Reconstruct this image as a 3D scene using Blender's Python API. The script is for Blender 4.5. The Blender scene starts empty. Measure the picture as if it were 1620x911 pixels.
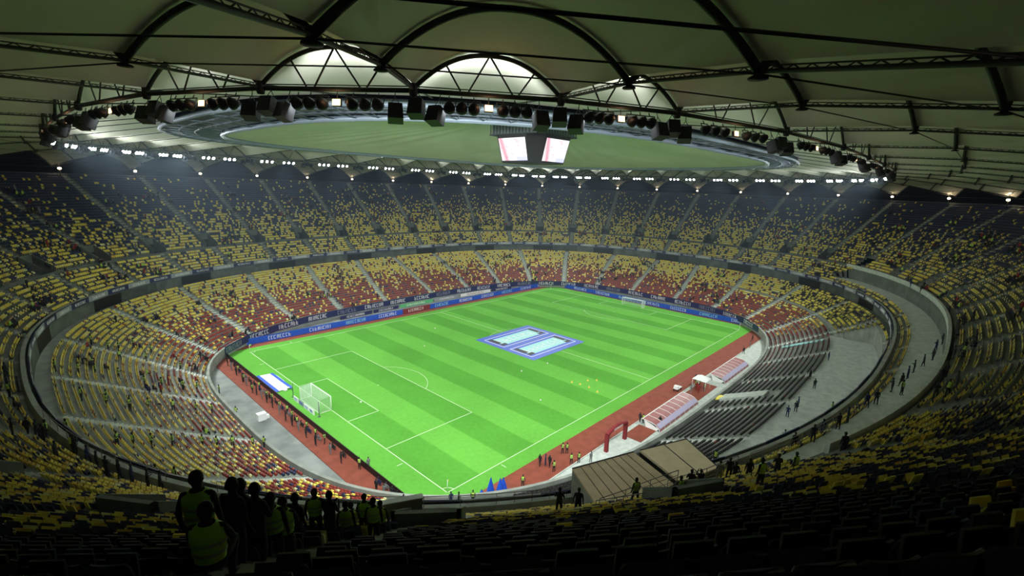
import bpy, bmesh, math, random
import numpy as np
from mathutils import Vector, Matrix

sc = bpy.context.scene
COL = sc.collection
random.seed(7)
rng = np.random.default_rng(7)
PI = math.pi

# ------------------------------------------------------------------ camera, world, lights, exposure
# metres; origin = centre spot of the pitch, +x along the length, z up
CAM = Vector((-85.91, -74.89, 37.352))
yaw, pit, roll, FPX = 0.7499, -0.2105, 0.0334, 753.2
fw = Vector((math.cos(yaw) * math.cos(pit), math.sin(yaw) * math.cos(pit), math.sin(pit)))
rt = fw.cross(Vector((0, 0, 1))).normalized()
up = rt.cross(fw)
rt2 = rt * math.cos(roll) + up * math.sin(roll)
up2 = -rt * math.sin(roll) + up * math.cos(roll)
cd = bpy.data.cameras.new('camera')
cam = bpy.data.objects.new('camera', cd)
COL.objects.link(cam)
m = Matrix((rt2, up2, -fw)).transposed().to_4x4()
m.translation = CAM
cam.matrix_world = m
cd.sensor_width = 36
cd.lens = FPX / 1620 * 36
cd.clip_start = 0.1
cd.clip_end = 900
sc.camera = cam

w = bpy.data.worlds.new('night_sky')
sc.world = w
w.use_nodes = True
w.node_tree.nodes['Background'].inputs[0].default_value = (0.012, 0.016, 0.022, 1)
w.node_tree.nodes['Background'].inputs[1].default_value = 0.1
sc.view_settings.view_transform = 'Standard'
sc.view_settings.look = 'None'
sc.view_settings.gamma = 1
sc.view_settings.use_curve_mapping = False
sc.view_settings.exposure = 0.0
FLOOD_W = 16000.0      # each spot of the floodlight ring
FLOOD_COL = (0.93, 1.0, 0.97)
WARM_W = 25.0
RIM_W = 60.0
SPILL_W = 1500.0         # stray light of each floodlight bank on the roof inside the ring

# ------------------------------------------------------------------ materials
def mat(name, col, rough=0.7, metal=0.0, emit=None, estr=1.0, spec=0.4):
    m = bpy.data.materials.new(name)
    m.use_nodes = True
    b = m.node_tree.nodes['Principled BSDF']
    b.inputs['Base Color'].default_value = (*col, 1)
    b.inputs['Roughness'].default_value = rough
    b.inputs['Metallic'].default_value = metal
    b.inputs['Specular IOR Level'].default_value = spec
    if emit:
        b.inputs['Emission Color'].default_value = (*emit, 1)
        b.inputs['Emission Strength'].default_value = estr
    return m

def noisy(m, scale, c1, c2, detail=3, coord='Object'):
    nt = m.node_tree
    tc = nt.nodes.new('ShaderNodeTexCoord')
    n = nt.nodes.new('ShaderNodeTexNoise')
    n.inputs['Scale'].default_value = scale
    n.inputs['Detail'].default_value = detail
    r = nt.nodes.new('ShaderNodeValToRGB')
    r.color_ramp.elements[0].position = 0.35
    r.color_ramp.elements[1].position = 0.65
    r.color_ramp.elements[0].color = (*c1, 1)
    r.color_ramp.elements[1].color = (*c2, 1)
    nt.links.new(tc.outputs[coord], n.inputs['Vector'])
    nt.links.new(n.outputs['Fac'], r.inputs[0])
    nt.links.new(r.outputs[0], nt.nodes['Principled BSDF'].inputs['Base Color'])
    return m

M = {}
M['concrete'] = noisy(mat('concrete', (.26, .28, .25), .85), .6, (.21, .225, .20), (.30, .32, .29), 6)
M['concrete_pale'] = noisy(mat('pale_concrete', (.4, .42, .39), .8), 1.2, (.40, .44, .41), (.54, .57, .53), 5)
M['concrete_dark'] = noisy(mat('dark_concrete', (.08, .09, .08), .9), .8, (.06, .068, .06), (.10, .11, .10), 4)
M['concrete_up'] = noisy(mat('greenish_concrete', (.15, .17, .15), .85), .5, (.085, .098, .086), (.145, .16, .142), 6)  # darker greenish concrete for the upper tier and the concourse wall
M['apron'] = noisy(mat('apron', (.22, .24, .23), .85), .25, (.15, .165, .16), (.27, .29, .28), 6)
M['track'] = noisy(mat('running_track', (.22, .05, .03), .85), .8, (.19, .042, .024), (.25, .058, .034), 5)
M['yellow'] = mat('yellow_plastic', (.84, .70, .11), .45)
M['orange'] = mat('orange_plastic', (.72, .50, .07), .45)
M['red'] = mat('red_plastic', (.27, .035, .022), .5)
M['pale'] = mat('pale_yellow_plastic', (.74, .70, .34), .5)
M['navy'] = mat('navy_plastic', (.02, .03, .09), .5)
M['black_seat'] = mat('black_plastic', (.018, .017, .016), .45)
M['steel'] = mat('roof_steel', (.032, .036, .028), .6, .1)
M['cable'] = mat('steel_cable', (.03, .032, .03), .5, .3)
M['galv'] = mat('galvanised_steel', (.20, .245, .30), .35, .1)
M['galv_dark'] = mat('dark_galvanised_steel', (.075, .09, .11), .45, .1)
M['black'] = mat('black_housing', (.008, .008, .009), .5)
M['white'] = mat('white_paint', (.8, .8, .8), .5)
M['lens'] = mat('flood_lens', (.9, .9, .9), .2, emit=(.86, .95, 1), estr=60)
M['warm_lens'] = mat('warm_lens', (.9, .8, .6), .3, emit=(1, .52, .25), estr=3.5)
M['rim_lens'] = mat('rim_lens', (.9, .85, .7), .3, emit=(1, .78, .5), estr=14)
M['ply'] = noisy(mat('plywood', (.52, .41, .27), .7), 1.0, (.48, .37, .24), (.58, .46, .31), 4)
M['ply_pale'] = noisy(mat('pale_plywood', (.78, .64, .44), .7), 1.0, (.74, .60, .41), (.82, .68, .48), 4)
M['blue'] = mat('blue_vinyl', (.015, .08, .55), .4)
M['navy_vinyl'] = mat('navy_vinyl', (.018, .025, .10), .4)
M['grey_vinyl'] = mat('grey_vinyl', (.28, .30, .34), .5)
M['green_vinyl'] = mat('green_vinyl', (.10, .45, .18), .5)
M['line'] = mat('line_paint', (.52, .66, .46), .8)
M['vest'] = mat('hi_vis_vest', (.38, .60, .08), .6)
M['skin'] = mat('skin', (.45, .26, .18), .6)
M['hair'] = mat('dark_hair', (.015, .012, .01), .7)
M['dark_cloth'] = mat('dark_cloth', (.014, .015, .017), .9)
M['trousers'] = mat('dark_trousers', (.012, .012, .016), .9)
M['blue_cloth'] = mat('blue_cloth', (.012, .02, .075), .9)
M['red_cloth'] = mat('red_cloth', (.25, .02, .02), .9)
M['grey_cloth'] = mat('grey_cloth', (.16, .16, .17), .9)
M['net'] = mat('net_cord', (.75, .80, .78), .7)
M['maroon'] = mat('maroon_fabric', (.20, .015, .02), .7)
M['glass'] = mat('dugout_roof', (.30, .10, .10), .3)
M['violet'] = mat('pale_violet_vinyl', (.42, .38, .55), .5)
M['cyan'] = mat('pale_cyan_vinyl', (.35, .70, .72), .5)

def membrane_mat():
    m = mat('roof_membrane', (.50, .50, .44), .75)
    nt = m.node_tree
    b = nt.nodes['Principled BSDF']
    tc = nt.nodes.new('ShaderNodeTexCoord')
    n = nt.nodes.new('ShaderNodeTexNoise'); n.inputs['Scale'].default_value = .12; n.inputs['Detail'].default_value = 4
    r = nt.nodes.new('ShaderNodeValToRGB')
    r.color_ramp.elements[0].position = .3; r.color_ramp.elements[0].color = (.58, .57, .48, 1)
    r.color_ramp.elements[1].position = .7; r.color_ramp.elements[1].color = (.70, .68, .59, 1)
    nt.links.new(tc.outputs['Object'], n.inputs['Vector']); nt.links.new(n.outputs['Fac'], r.inputs[0])
    nt.links.new(r.outputs[0], b.inputs['Base Color'])
    return m
M['membrane'] = membrane_mat()

def grass_mat():
    m = mat('mown_grass', (.1, .4, .05), .9, spec=.1)
    nt = m.node_tree; L = nt.links; N = nt.nodes
    b = N['Principled BSDF']
    tc = N.new('ShaderNodeTexCoord'); sx = N.new('ShaderNodeSeparateXYZ')
    L.new(tc.outputs['Object'], sx.inputs[0])
    def mth(op, a, bb=None, clamp=False):
        n = N.new('ShaderNodeMath'); n.operation = op; n.use_clamp = clamp
        for i, v in enumerate((a, bb)):
            if v is None: continue
            if isinstance(v, (int, float)): n.inputs[i].default_value = v
            else: L.new(v, n.inputs[i])
        return n.outputs[0]
    # stripes 5.5 m wide, parallel to the goal lines
    s = mth('ADD', sx.outputs[0], 52.5)
    s = mth('MULTIPLY', s, PI / 5.5)
    s = mth('SINE', s)
    s = mth('MULTIPLY', s, 6.0)
    s = mth('ADD', s, .5, True)
    ax = mth('ABSOLUTE', sx.outputs[0]); ay = mth('ABSOLUTE', sx.outputs[1])
    inx = mth('LESS_THAN', ax, 52.5); iny = mth('LESS_THAN', ay, 34.0)
    inn = mth('MULTIPLY', inx, iny)
    s = mth('MULTIPLY', s, inn)
    s = mth('ADD', s, mth('MULTIPLY', mth('SUBTRACT', 1.0, inn), .45))
    n1 = N.new('ShaderNodeTexNoise'); n1.inputs['Scale'].default_value = .09; n1.inputs['Detail'].default_value = 6
    n2 = N.new('ShaderNodeTexNoise'); n2.inputs['Scale'].default_value = 1.6; n2.inputs['Detail'].default_value = 5
    L.new(tc.outputs['Object'], n1.inputs['Vector']); L.new(tc.outputs['Object'], n2.inputs['Vector'])
    mx = N.new('ShaderNodeMix'); mx.data_type = 'RGBA'
    mx.inputs[6].default_value = (.130, .40, .055, 1)
    mx.inputs[7].default_value = (.088, .31, .037, 1)
    L.new(s, mx.inputs[0])
    hs = N.new('ShaderNodeHueSaturation')
    v = mth('ADD', mth('MULTIPLY', n1.outputs['Fac'], .45), mth('MULTIPLY', n2.outputs['Fac'], .35))
    v = mth('ADD', v, .6)
    L.new(v, hs.inputs['Value']); L.new(mx.outputs[2], hs.inputs['Color'])
    L.new(hs.outputs[0], b.inputs['Base Color'])
    return m
M['grass'] = grass_mat()

def screen_mat():
    m = bpy.data.materials.new('lit_screen'); m.use_nodes = True
    nt = m.node_tree; N = nt.nodes; L = nt.links
    b = N['Principled BSDF']; b.inputs['Base Color'].default_value = (.02, .02, .02, 1)
    tc = N.new('ShaderNodeTexCoord'); sx = N.new('ShaderNodeSeparateXYZ'); L.new(tc.outputs['UV'], sx.inputs[0])
    def mth(op, a, bb=None):
        n = N.new('ShaderNodeMath'); n.operation = op
        for i, v in enumerate((a, bb)):
            if v is None: continue
            if isinstance(v, (int, float)): n.inputs[i].default_value = v
            else: L.new(v, n.inputs[i])
        return n.outputs[0]
    n = N.new('ShaderNodeTexNoise'); n.inputs['Scale'].default_value = 5; n.inputs['Detail'].default_value = 3
    L.new(tc.outputs['UV'], n.inputs['Vector'])
    # picture on the screen: a pink diagonal band down its left side, pink flecks, pale blue lower corner
    band = mth('SUBTRACT', 1.0, mth('MULTIPLY', mth('ABSOLUTE', mth('SUBTRACT', mth('ADD', sx.outputs[0], mth('MULTIPLY', sx.outputs[1], .12)), .20)), 7.5))
    band = mth('MAXIMUM', band, 0.0)
    fl = mth('MULTIPLY', mth('GREATER_THAN', n.outputs['Fac'], .60), .35)
    f = mth('MINIMUM', mth('ADD', mth('MULTIPLY', band, .85), fl), 1.0)
    mx = N.new('ShaderNodeMix'); mx.data_type = 'RGBA'
    mx.inputs[6].default_value = (1, .96, 1, 1); mx.inputs[7].default_value = (.75, .20, .32, 1)
    L.new(f, mx.inputs[0])
    m2 = N.new('ShaderNodeMix'); m2.data_type = 'RGBA'
    c = mth('MULTIPLY', mth('GREATER_THAN', sx.outputs[0], .6), mth('LESS_THAN', sx.outputs[1], .18))
    L.new(mth('MULTIPLY', c, .5), m2.inputs[0]); L.new(mx.outputs[2], m2.inputs[6]); m2.inputs[7].default_value = (.4, .5, 1, 1)
    L.new(m2.outputs[2], b.inputs['Emission Color']); b.inputs['Emission Strength'].default_value = 1.15
    return m
M['screen'] = screen_mat()

# ------------------------------------------------------------------ helpers
def link(name, me, parent=None, loc=None):
    o = bpy.data.objects.new(name, me)
    COL.objects.link(o)
    if loc is not None: o.location = loc
    if parent is not None: o.parent = parent
    return o

def tag(o, label=None, cat=None, group=None, kind=None):
    if label: o['label'] = label
    if cat: o['category'] = cat
    if group: o['group'] = group
    if kind: o['kind'] = kind
    return o

class MB:
    """collects shapes, builds ONE mesh"""
    def __init__(s):
        s.v = []; s.f = []; s.mi = []; s.sm = []
    def face(s, idx, mi=0, sm=False):
        s.f.append(idx); s.mi.append(mi); s.sm.append(sm)
    def quad(s, a, b, c, d, mi=0):
        n = len(s.v); s.v += [tuple(a), tuple(b), tuple(c), tuple(d)]; s.face((n, n + 1, n + 2, n + 3), mi)
    def box(s, c, size, mi=0, rot=None, taper=1.0):
        n = len(s.v); hx, hy, hz = [q / 2 for q in size]
        R = rot if rot is not None else Matrix.Identity(3)
        for dz in (-1, 1):
            t = taper if dz > 0 else 1.0
            for dx, dy in ((-1, -1), (1, -1), (1, 1), (-1, 1)):
                p = R @ Vector((dx * hx * t, dy * hy * t, dz * hz)) + Vector(c)
                s.v.append(tuple(p))
        for q in ((0, 3, 2, 1), (4, 5, 6, 7), (0, 1, 5, 4), (1, 2, 6, 5), (2, 3, 7, 6), (3, 0, 4, 7)):
            s.face(tuple(n + i for i in q), mi)
    def tube(s, pts, r, k=8, mi=0, cap=True):
        pts = [Vector(p) for p in pts]; n = len(s.v); prev = None
        rr = r if hasattr(r, '__len__') else [r] * len(pts)
        for i, p in enumerate(pts):
            d = (pts[min(i + 1, len(pts) - 1)] - pts[max(i - 1, 0)]).normalized()
            a = Vector((0, 0, 1)) if abs(d.z) < .92 else Vector((1, 0, 0))
            if prev is not None: a = prev
            x = d.cross(a).normalized(); y = x.cross(d).normalized(); prev = y
            for j in range(k):
                t = 2 * PI * j / k
                s.v.append(tuple(p + (x * math.cos(t) + y * math.sin(t)) * rr[i]))
        for i in range(len(pts) - 1):
            for j in range(k):
                a0 = n + i * k + j; b0 = n + i * k + (j + 1) % k
                s.face((a0, b0, b0 + k, a0 + k), mi, True)
        if cap:
            s.face(tuple(n + j for j in range(k))[::-1], mi)
            s.face(tuple(n + (len(pts) - 1) * k + j for j in range(k)), mi)
    def grid(s, P, mi=0, sm=True, flip=False):
        """P[i][j] points"""
        n = len(s.v); a = len(P); b = len(P[0])
        for row in P:
            for p in row: s.v.append(tuple(p))
        for i in range(a - 1):
            for j in range(b - 1):
                q = (n + i * b + j, n + i * b + j + 1, n + (i + 1) * b + j + 1, n + (i + 1) * b + j)
                s.face(q[::-1] if flip else q, mi, sm)
    def lathe(s, prof, k=16, mi=0, c=(0, 0, 0), R=None, sx=1.0):
        n = len(s.v); R = R or Matrix.Identity(3)
        for r, z in prof:
            for j in range(k):
                t = 2 * PI * j / k
                s.v.append(tuple(R @ Vector((r * math.cos(t) * sx, r * math.sin(t), z)) + Vector(c)))
        for i in range(len(prof) - 1):
            for j in range(k):
                a0 = n + i * k + j; b0 = n + i * k + (j + 1) % k
                s.face((a0, b0, b0 + k, a0 + k), mi, True)
    def mesh(s, name, mats):
        me = bpy.data.meshes.new(name)
        v = np.array(s.v, np.float32)
        ln = np.array([len(f) for f in s.f], np.int32)
        me.vertices.add(len(v)); me.vertices.foreach_set('co', v.ravel())
        loops = np.fromiter((i for f in s.f for i in f), np.int32)
        me.loops.add(len(loops)); me.loops.foreach_set('vertex_index', loops)
        me.polygons.add(len(ln))
        me.polygons.foreach_set('loop_start', np.r_[0, np.cumsum(ln)[:-1]].astype(np.int32))
        for mt in mats: me.materials.append(M[mt] if isinstance(mt, str) else mt)
        me.polygons.foreach_set('material_index', np.array(s.mi, np.int32))
        me.polygons.foreach_set('use_smooth', np.array(s.sm, bool))
        me.update(calc_edges=True)
        me.validate()
        return me
    def build(s, name, mats, parent=None, loc=None):
        if isinstance(mats, str): mats = [mats]
        return link(name, s.mesh(name, mats), parent, loc)

def empty(name, loc=(0, 0, 0), rz=0.0, parent=None):
    o = link(name, None, parent, loc); o.rotation_euler = (0, 0, rz); o.empty_display_size = .3
    return o

def kids(o): return [c for c in COL.objects if c.parent == o]

class Proto:
    """a thing with its parts; copies every object of it"""
    def __init__(s, root):
        s.root = root; s.ch = [(c, [g for g in COL.objects if g.parent == c]) for c in kids(root)]; s.used = False
    def put(s, loc, rz=0.0, rot=None, scale=None):
        if not s.used:
            r = s.root; s.used = True
        else:
            r = s.root.copy(); COL.objects.link(r)
            for c, gs in s.ch:
                k = c.copy(); COL.objects.link(k); k.parent = r
                for g in gs:
                    q = g.copy(); COL.objects.link(q); q.parent = k
        r.location = loc
        r.rotation_euler = rot if rot is not None else (0, 0, rz)
        if scale: r.scale = (scale,) * 3
        return r

def spow(v, e): return np.sign(v) * np.abs(v) ** e
def sell(t, A, B, n): return A * spow(np.cos(t), 2 / n), B * spow(np.sin(t), 2 / n)
def lowfam(p): return 65.5 + 20.5 * p, 48.2 + 23.3 * p, 3.16 - .66 * p
def upfam(s): return 86.9 + 30.4 * s, 70.35 + 29.9 * s, 2.47 - .17 * s
def arct(fam_abn, N, off=0.0):
    """parameters t of N points equally spaced along the curve"""
    tt = np.linspace(0, 2 * PI, 40001)
    x, y = sell(tt, *fam_abn)
    L = np.r_[0, np.cumsum(np.hypot(np.diff(x), np.diff(y)))]
    q = (np.arange(N) + off) / N * L[-1]
    return np.interp(q, L, tt)
def inv_t(x, y, A, B, n):
    return math.atan2(math.copysign(abs(y / B) ** (n / 2), y), math.copysign(abs(x / A) ** (n / 2), x))
_ONES = ['', 'first', 'second', 'third', 'fourth', 'fifth', 'sixth', 'seventh', 'eighth', 'ninth', 'tenth', 'eleventh', 'twelfth', 'thirteenth', 'fourteenth', 'fifteenth', 'sixteenth', 'seventeenth', 'eighteenth', 'nineteenth']
def ordn(k):
    k += 1
    if k < 20: return _ONES[k]
    t = {2: 'twent', 3: 'thirt', 4: 'fort', 5: 'fift', 6: 'sixt', 7: 'sevent', 8: 'eight', 9: 'ninet'}
    if k < 100: return t[k // 10] + ('ieth' if k % 10 == 0 else 'y-' + _ONES[k % 10])
    return 'hundred-and-' + (ordn(k - 101) if k > 100 else '')

# ------------------------------------------------------------------ ground: grass, track, apron
b = MB(); b.box((0.1, -.1, -.05), (114.2, 73.2, .1)); o = b.build('pitch_ground', 'grass', loc=None); tag(o, kind='structure')
pl = MB()
LW = .11; LZ = .012
def hline(x0, y0, x1, y1, wd=LW):
    d = Vector((x1 - x0, y1 - y0, 0)); L = d.length; a = math.atan2(d.y, d.x)
    pl.box(((x0 + x1) / 2, (y0 + y1) / 2, LZ / 2 + .001), (L + wd, wd, LZ), 0, Matrix.Rotation(a, 3, 'Z'))
def arc(cx, cy, r, a0, a1, n=40):
    for i in range(n):
        t0 = a0 + (a1 - a0) * i / n; t1 = a0 + (a1 - a0) * (i + 1) / n
        P = [Vector((cx + rr * math.cos(t), cy + rr * math.sin(t), LZ)) for t, rr in ((t0, r - LW / 2), (t0, r + LW / 2), (t1, r + LW / 2), (t1, r - LW / 2))]
        pl.quad(*P)
for a in ((-52.5, -34, 52.5, -34), (-52.5, 34, 52.5, 34), (-52.5, -34, -52.5, 34), (52.5, -34, 52.5, 34), (0, -34, 0, 34)): hline(*a)
for sx_ in (-1, 1):
    for d_, hy in ((16.5, 20.16), (5.5, 9.16)):
        x0 = sx_ * 52.5; x1 = sx_ * (52.5 - d_)
        hline(x0, -hy, x1, -hy); hline(x0, hy, x1, hy); hline(x1, -hy, x1, hy)
    a = math.acos(5.5 / 9.15)
    if sx_ < 0: arc(-41.5, 0, 9.15, -a, a)
    else: arc(41.5, 0, 9.15, PI - a, PI + a)
    arc(sx_ * 41.5, 0, .12, 0, 2 * PI, 12)
    for sy_ in (-1, 1):
        a0 = {(-1, -1): 0, (1, -1): PI / 2, (1, 1): PI, (-1, 1): -PI / 2}[(sx_, sy_)]
        arc(sx_ * 52.5, sy_ * 34, 1.0, a0, a0 + PI / 2, 12)
        hline(sx_ * 52.9, sy_ * 24.85, sx_ * 53.7, sy_ * 24.85); hline(sx_ * 43.35, sy_ * 34.4, sx_ * 43.35, sy_ * 35.2)
arc(0, 0, 9.15, 0, 2 * PI, 80)
o = pl.build('pitch_markings', 'line'); tag(o, kind='structure')

b = MB()
# red track strips round the grass (near touchline strip is the widest)
b.box((0, -38.9, -.06), (120, 4.6, .1)); b.box((0, 40.0, -.06), (120, 7.4, .1))
b.box((-58.6, 0, -.06), (3.4, 79.5, .1)); b.box((60.2, 0, -.06), (4.6, 79.5, .1))
o = b.build('track_ground', 'track'); tag(o, kind='structure')
b = MB(); tt = np.linspace(0, 2 * PI, 241); x, y = sell(tt, 68, 51, 3.1)
n0 = len(b.v); b.v += [(float(a), float(c), -.12) for a, c in zip(x[:-1], y[:-1])]; b.face(tuple(range(240)))
o = b.build('apron_ground', 'apron'); tag(o, kind='structure')
# concrete walk beside the near touchline (dugouts stand on it)
b = MB(); b.box((0, -44.6, .0), (96, 6.8, .08)); b.box((0, -41.3, .10), (96, .16, .14))
o = b.build('dugout_ground', 'concrete_pale'); tag(o, kind='structure')

# ------------------------------------------------------------------ stands
NR_L, NR_U = 25, 38
Z0L, DZL = 1.2, .444
Z0U, DZU = 14.3, .585
NT = 800
TT = arct(upfam(.3), NT, .5)              # node directions fall on 10 + 20k
TTc = np.r_[TT, TT[0] + 2 * PI]

def in_platform(x, y): return (y < 0) & (x > -32) & (x < 38)
def in_walk(x, y): return (y < 0) & (x > -48) & (x < 72)

def ring_pts(fam, q):
    x, y = sell(TT, *fam(q)); return x, y

def terrace(name, fam, nr, z0, dz, mats, flat, pits=None, top=99):
    V = []; Fq = []; MI = []
    for k in range(nr):
        xa, ya = ring_pts(fam, k / nr); xb, yb = ring_pts(fam, (k + 1) / nr)
        xm, ym = ring_pts(fam, (k + .5) / nr)
        za = np.full(NT, z0 + dz * min(k, top))
        zn = np.full(NT, z0 + dz * min(k + 1, top))
        lo, hi, test = flat
        msk = test(xm, ym)
        if lo <= k < hi: za[msk] = z0 + dz * lo
        if lo <= k + 1 < hi: zn[msk] = z0 + dz * lo
        if k == nr - 1: zn = za
        skip = np.zeros(NT, bool)
        if pits is not None and pits[0] <= k < pits[1]:
            skip = pits[2] & ~(msk if True else msk)
        base = len(V) and sum(len(v) for v in V) or 0
        V.append(np.stack([xa, ya, za], 1)); V.append(np.stack([xb, yb, za], 1)); V.append(np.stack([xb, yb, zn], 1))
        j = np.arange(NT); jn = (j + 1) % NT
        A, B_, C_ = base, base + NT, base + 2 * NT
        keep = ~skip
        tread = np.stack([A + j, B_ + j, B_ + jn, A + jn], 1)[keep]
        rise = np.stack([B_ + j, C_ + j, C_ + jn, B_ + jn], 1)[keep]
        Fq += [tread, rise]; MI += [np.zeros(len(tread), int), np.ones(len(rise), int)]
    V = np.concatenate(V); Fq = np.concatenate(Fq); MI = np.concatenate(MI)
    me = bpy.data.meshes.new(name)
    me.vertices.add(len(V)); me.vertices.foreach_set('co', V.astype(np.float32).ravel())
    me.loops.add(Fq.size); me.loops.foreach_set('vertex_index', Fq.ravel().astype(np.int32))
    me.polygons.add(len(Fq)); me.polygons.foreach_set('loop_start', (np.arange(len(Fq)) * 4).astype(np.int32))
    for mt in mats: me.materials.append(M[mt])
    me.polygons.foreach_set('material_index', MI.astype(np.int32))
    me.update(calc_edges=True)
    o = link(name, me); tag(o, kind='structure')
    return o

idx = np.arange(NT)
pitmask = np.isin((idx - 8) % 20, (0, 1, 2, 3))
PIT = (8, 12)
terrace('lower_stand_floor', lowfam, NR_L, Z0L, DZL, ['concrete', 'concrete'], (13, 22, in_platform), None, 23)
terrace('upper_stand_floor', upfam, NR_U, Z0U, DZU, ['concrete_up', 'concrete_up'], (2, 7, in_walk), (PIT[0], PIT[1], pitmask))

def band(name, curves, mats, mis, sub=None):
    """surface swept round the bowl: curves = list of (fam, q, z)"""
    b = MB()
    sel = range(NT + 1)
    rows = []
    for fam, q, z in curves:
        x, y = sell(TTc, *fam(q)); rows.append([(float(x[i]), float(y[i]), z) for i in sel])
    for i in range(len(rows) - 1):
        n = len(b.v); b.v += rows[i] + rows[i + 1]; K = NT + 1
        for j in range(NT): b.face((n + j, n + j + 1, n + K + j + 1, n + K + j), mis[i])
    o = b.build(name, mats); return tag(o, kind='structure')
# wall in front of the lower tier, and the walkway wall behind it
band('wall_pitchside', [(lowfam, -.02, -.1), (lowfam, -.02, 2.05), (lowfam, 0, 2.05), (lowfam, 0, 1.2)], ['concrete'], [0, 0, 0])
ZT = Z0L + DZL * 23
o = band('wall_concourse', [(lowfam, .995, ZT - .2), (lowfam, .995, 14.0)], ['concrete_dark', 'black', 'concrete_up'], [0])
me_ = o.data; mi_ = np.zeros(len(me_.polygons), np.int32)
for j in range(NT): mi_[j] = 1 if (j % 40) < 13 else 2 if (j % 80) < 64 else 0  # wall colours carry the dark openings and the shade under the upper tier
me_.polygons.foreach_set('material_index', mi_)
band('upper_stand_slab', [(lowfam, 1.0, 13.75), (upfam, -.02, 13.75), (upfam, -.02, 15.0), (upfam, -.006, 15.0), (upfam, 0, 14.3)], ['concrete_dark', 'galv_dark', 'concrete'], [0, 1, 2, 2])
band('wall_rim', [(upfam, 1.0, 36.0), (upfam, 1.0, 36.9), (upfam, 1.012, 36.9), (upfam, 1.012, 30.0)], ['concrete_dark'], [0, 0, 0])

# main stand: wall behind the flat terrace and pale coping along the walkway wall
def arcband(name, fam, q0, q1, z0, z1, test, mt, kind='structure'):
    b = MB()
    x0, y0 = sell(TTc, *fam(q0)); x1, y1 = sell(TTc, *fam(q1))
    for j in range(NT):
        if test(x0[j], y0[j]):
            P = [(x0[j], y0[j]), (x1[j], y1[j]), (x1[j + 1], y1[j + 1]), (x0[j + 1], y0[j + 1])]
            n = len(b.v)
            b.v += [(float(a), float(c), z0) for a, c in P] + [(float(a), float(c), z1) for a, c in P]
            for q in ((4, 5, 6, 7), (0, 1, 5, 4), (2, 3, 7, 6), (1, 2, 6, 5), (3, 0, 4, 7)): b.face(tuple(n + i for i in q))
    o = b.build(name, mt); tag(o, kind=kind); return o
arcband('walkway_coping_trim', upfam, 7.0 / 38, 7.5 / 38, Z0U + 7 * DZU - .1, Z0U + 7 * DZU + .95, lambda x, y: y < 0 and -46 < x < 74, 'concrete_pale')
arcband('platform_floor', lowfam, 13.0 / 25, 22.0 / 25, Z0L + 13 * DZL - .05, Z0L + 13 * DZL + .02, lambda x, y: y < 0 and -32 < x < 38, 'concrete_pale')
arcband('walkway_floor', upfam, 2.0 / 38, 7.0 / 38, Z0U + 2 * DZU - .05, Z0U + 2 * DZU + .02, lambda x, y: y < 0 and -48 < x < 72, 'concrete_pale')

# vomitories cut into the upper stand
b = MB()
for a in range(40):
    j0 = 20 * a + 8
    js = [j0, (j0 + 4) % NT]
    xm, ym = sell(TT[(j0 + 2) % NT], *upfam(.2))
    if in_walk(xm, ym): continue
    def P(j, q, z):
        x, y = sell(TT[j], *upfam(q)); return Vector((float(x), float(y), z))
    k0, k1 = PIT; zf = Z0U + DZU * k0 - .6; zt = Z0U + DZU * k1 + .9
    q0, q1 = k0 / 38, k1 / 38
    A0, A1 = P(js[0], q0, 0), P(js[1], q0, 0); B0, B1 = P(js[0], q1, 0), P(js[1], q1, 0)
    z_ = lambda v, z: Vector((v.x, v.y, z))
    b.quad(z_(A0, zf), z_(A1, zf), z_(B1, zf), z_(B0, zf), 0)
    b.quad(z_(A0, zf), z_(B0, zf), z_(B0, zt), z_(A0, Z0U + DZU * k0 + 1.0), 0)
    b.quad(z_(A1, zf), z_(B1, zf), z_(B1, zt), z_(A1, Z0U + DZU * k0 + 1.0), 0)
    b.quad(z_(B0, zf), z_(B1, zf), z_(B1, zf + 2.3), z_(B0, zf + 2.3), 1)     # dark doorway: flat black face for the unlit opening
    b.quad(z_(B0, zf + 2.3), z_(B1, zf + 2.3), z_(B1, zt), z_(B0, zt), 2)
    # parapet thickness: side walls outside the opening
    for S, E, sg in ((A0, B0, -1), (A1, B1, 1)):
        d = (A1 - A0).normalized() * .22 * sg
        b.quad(z_(S, Z0U + DZU * k0 + 1.0), z_(E, zt), z_(E + d, zt), z_(S + d, Z0U + DZU * k0 + 1.0), 2)
        b.quad(z_(S + d, Z0U + DZU * k0 - .4), z_(E + d, zt - 1.6), z_(E + d, zt), z_(S + d, Z0U + DZU * k0 + 1.0), 2)
    d = (B0 - A0).normalized() * .25
    b.quad(z_(B0, zt), z_(B1, zt), z_(B1 + d, zt), z_(B0 + d, zt), 2)
    b.quad(z_(B0 + d, zt - 1.2), z_(B1 + d, zt - 1.2), z_(B1 + d, zt), z_(B0 + d, zt), 2)
o = b.build('vomitory_wall', ['concrete_dark', 'black', 'concrete_up']); tag(o, kind='structure')

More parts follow.
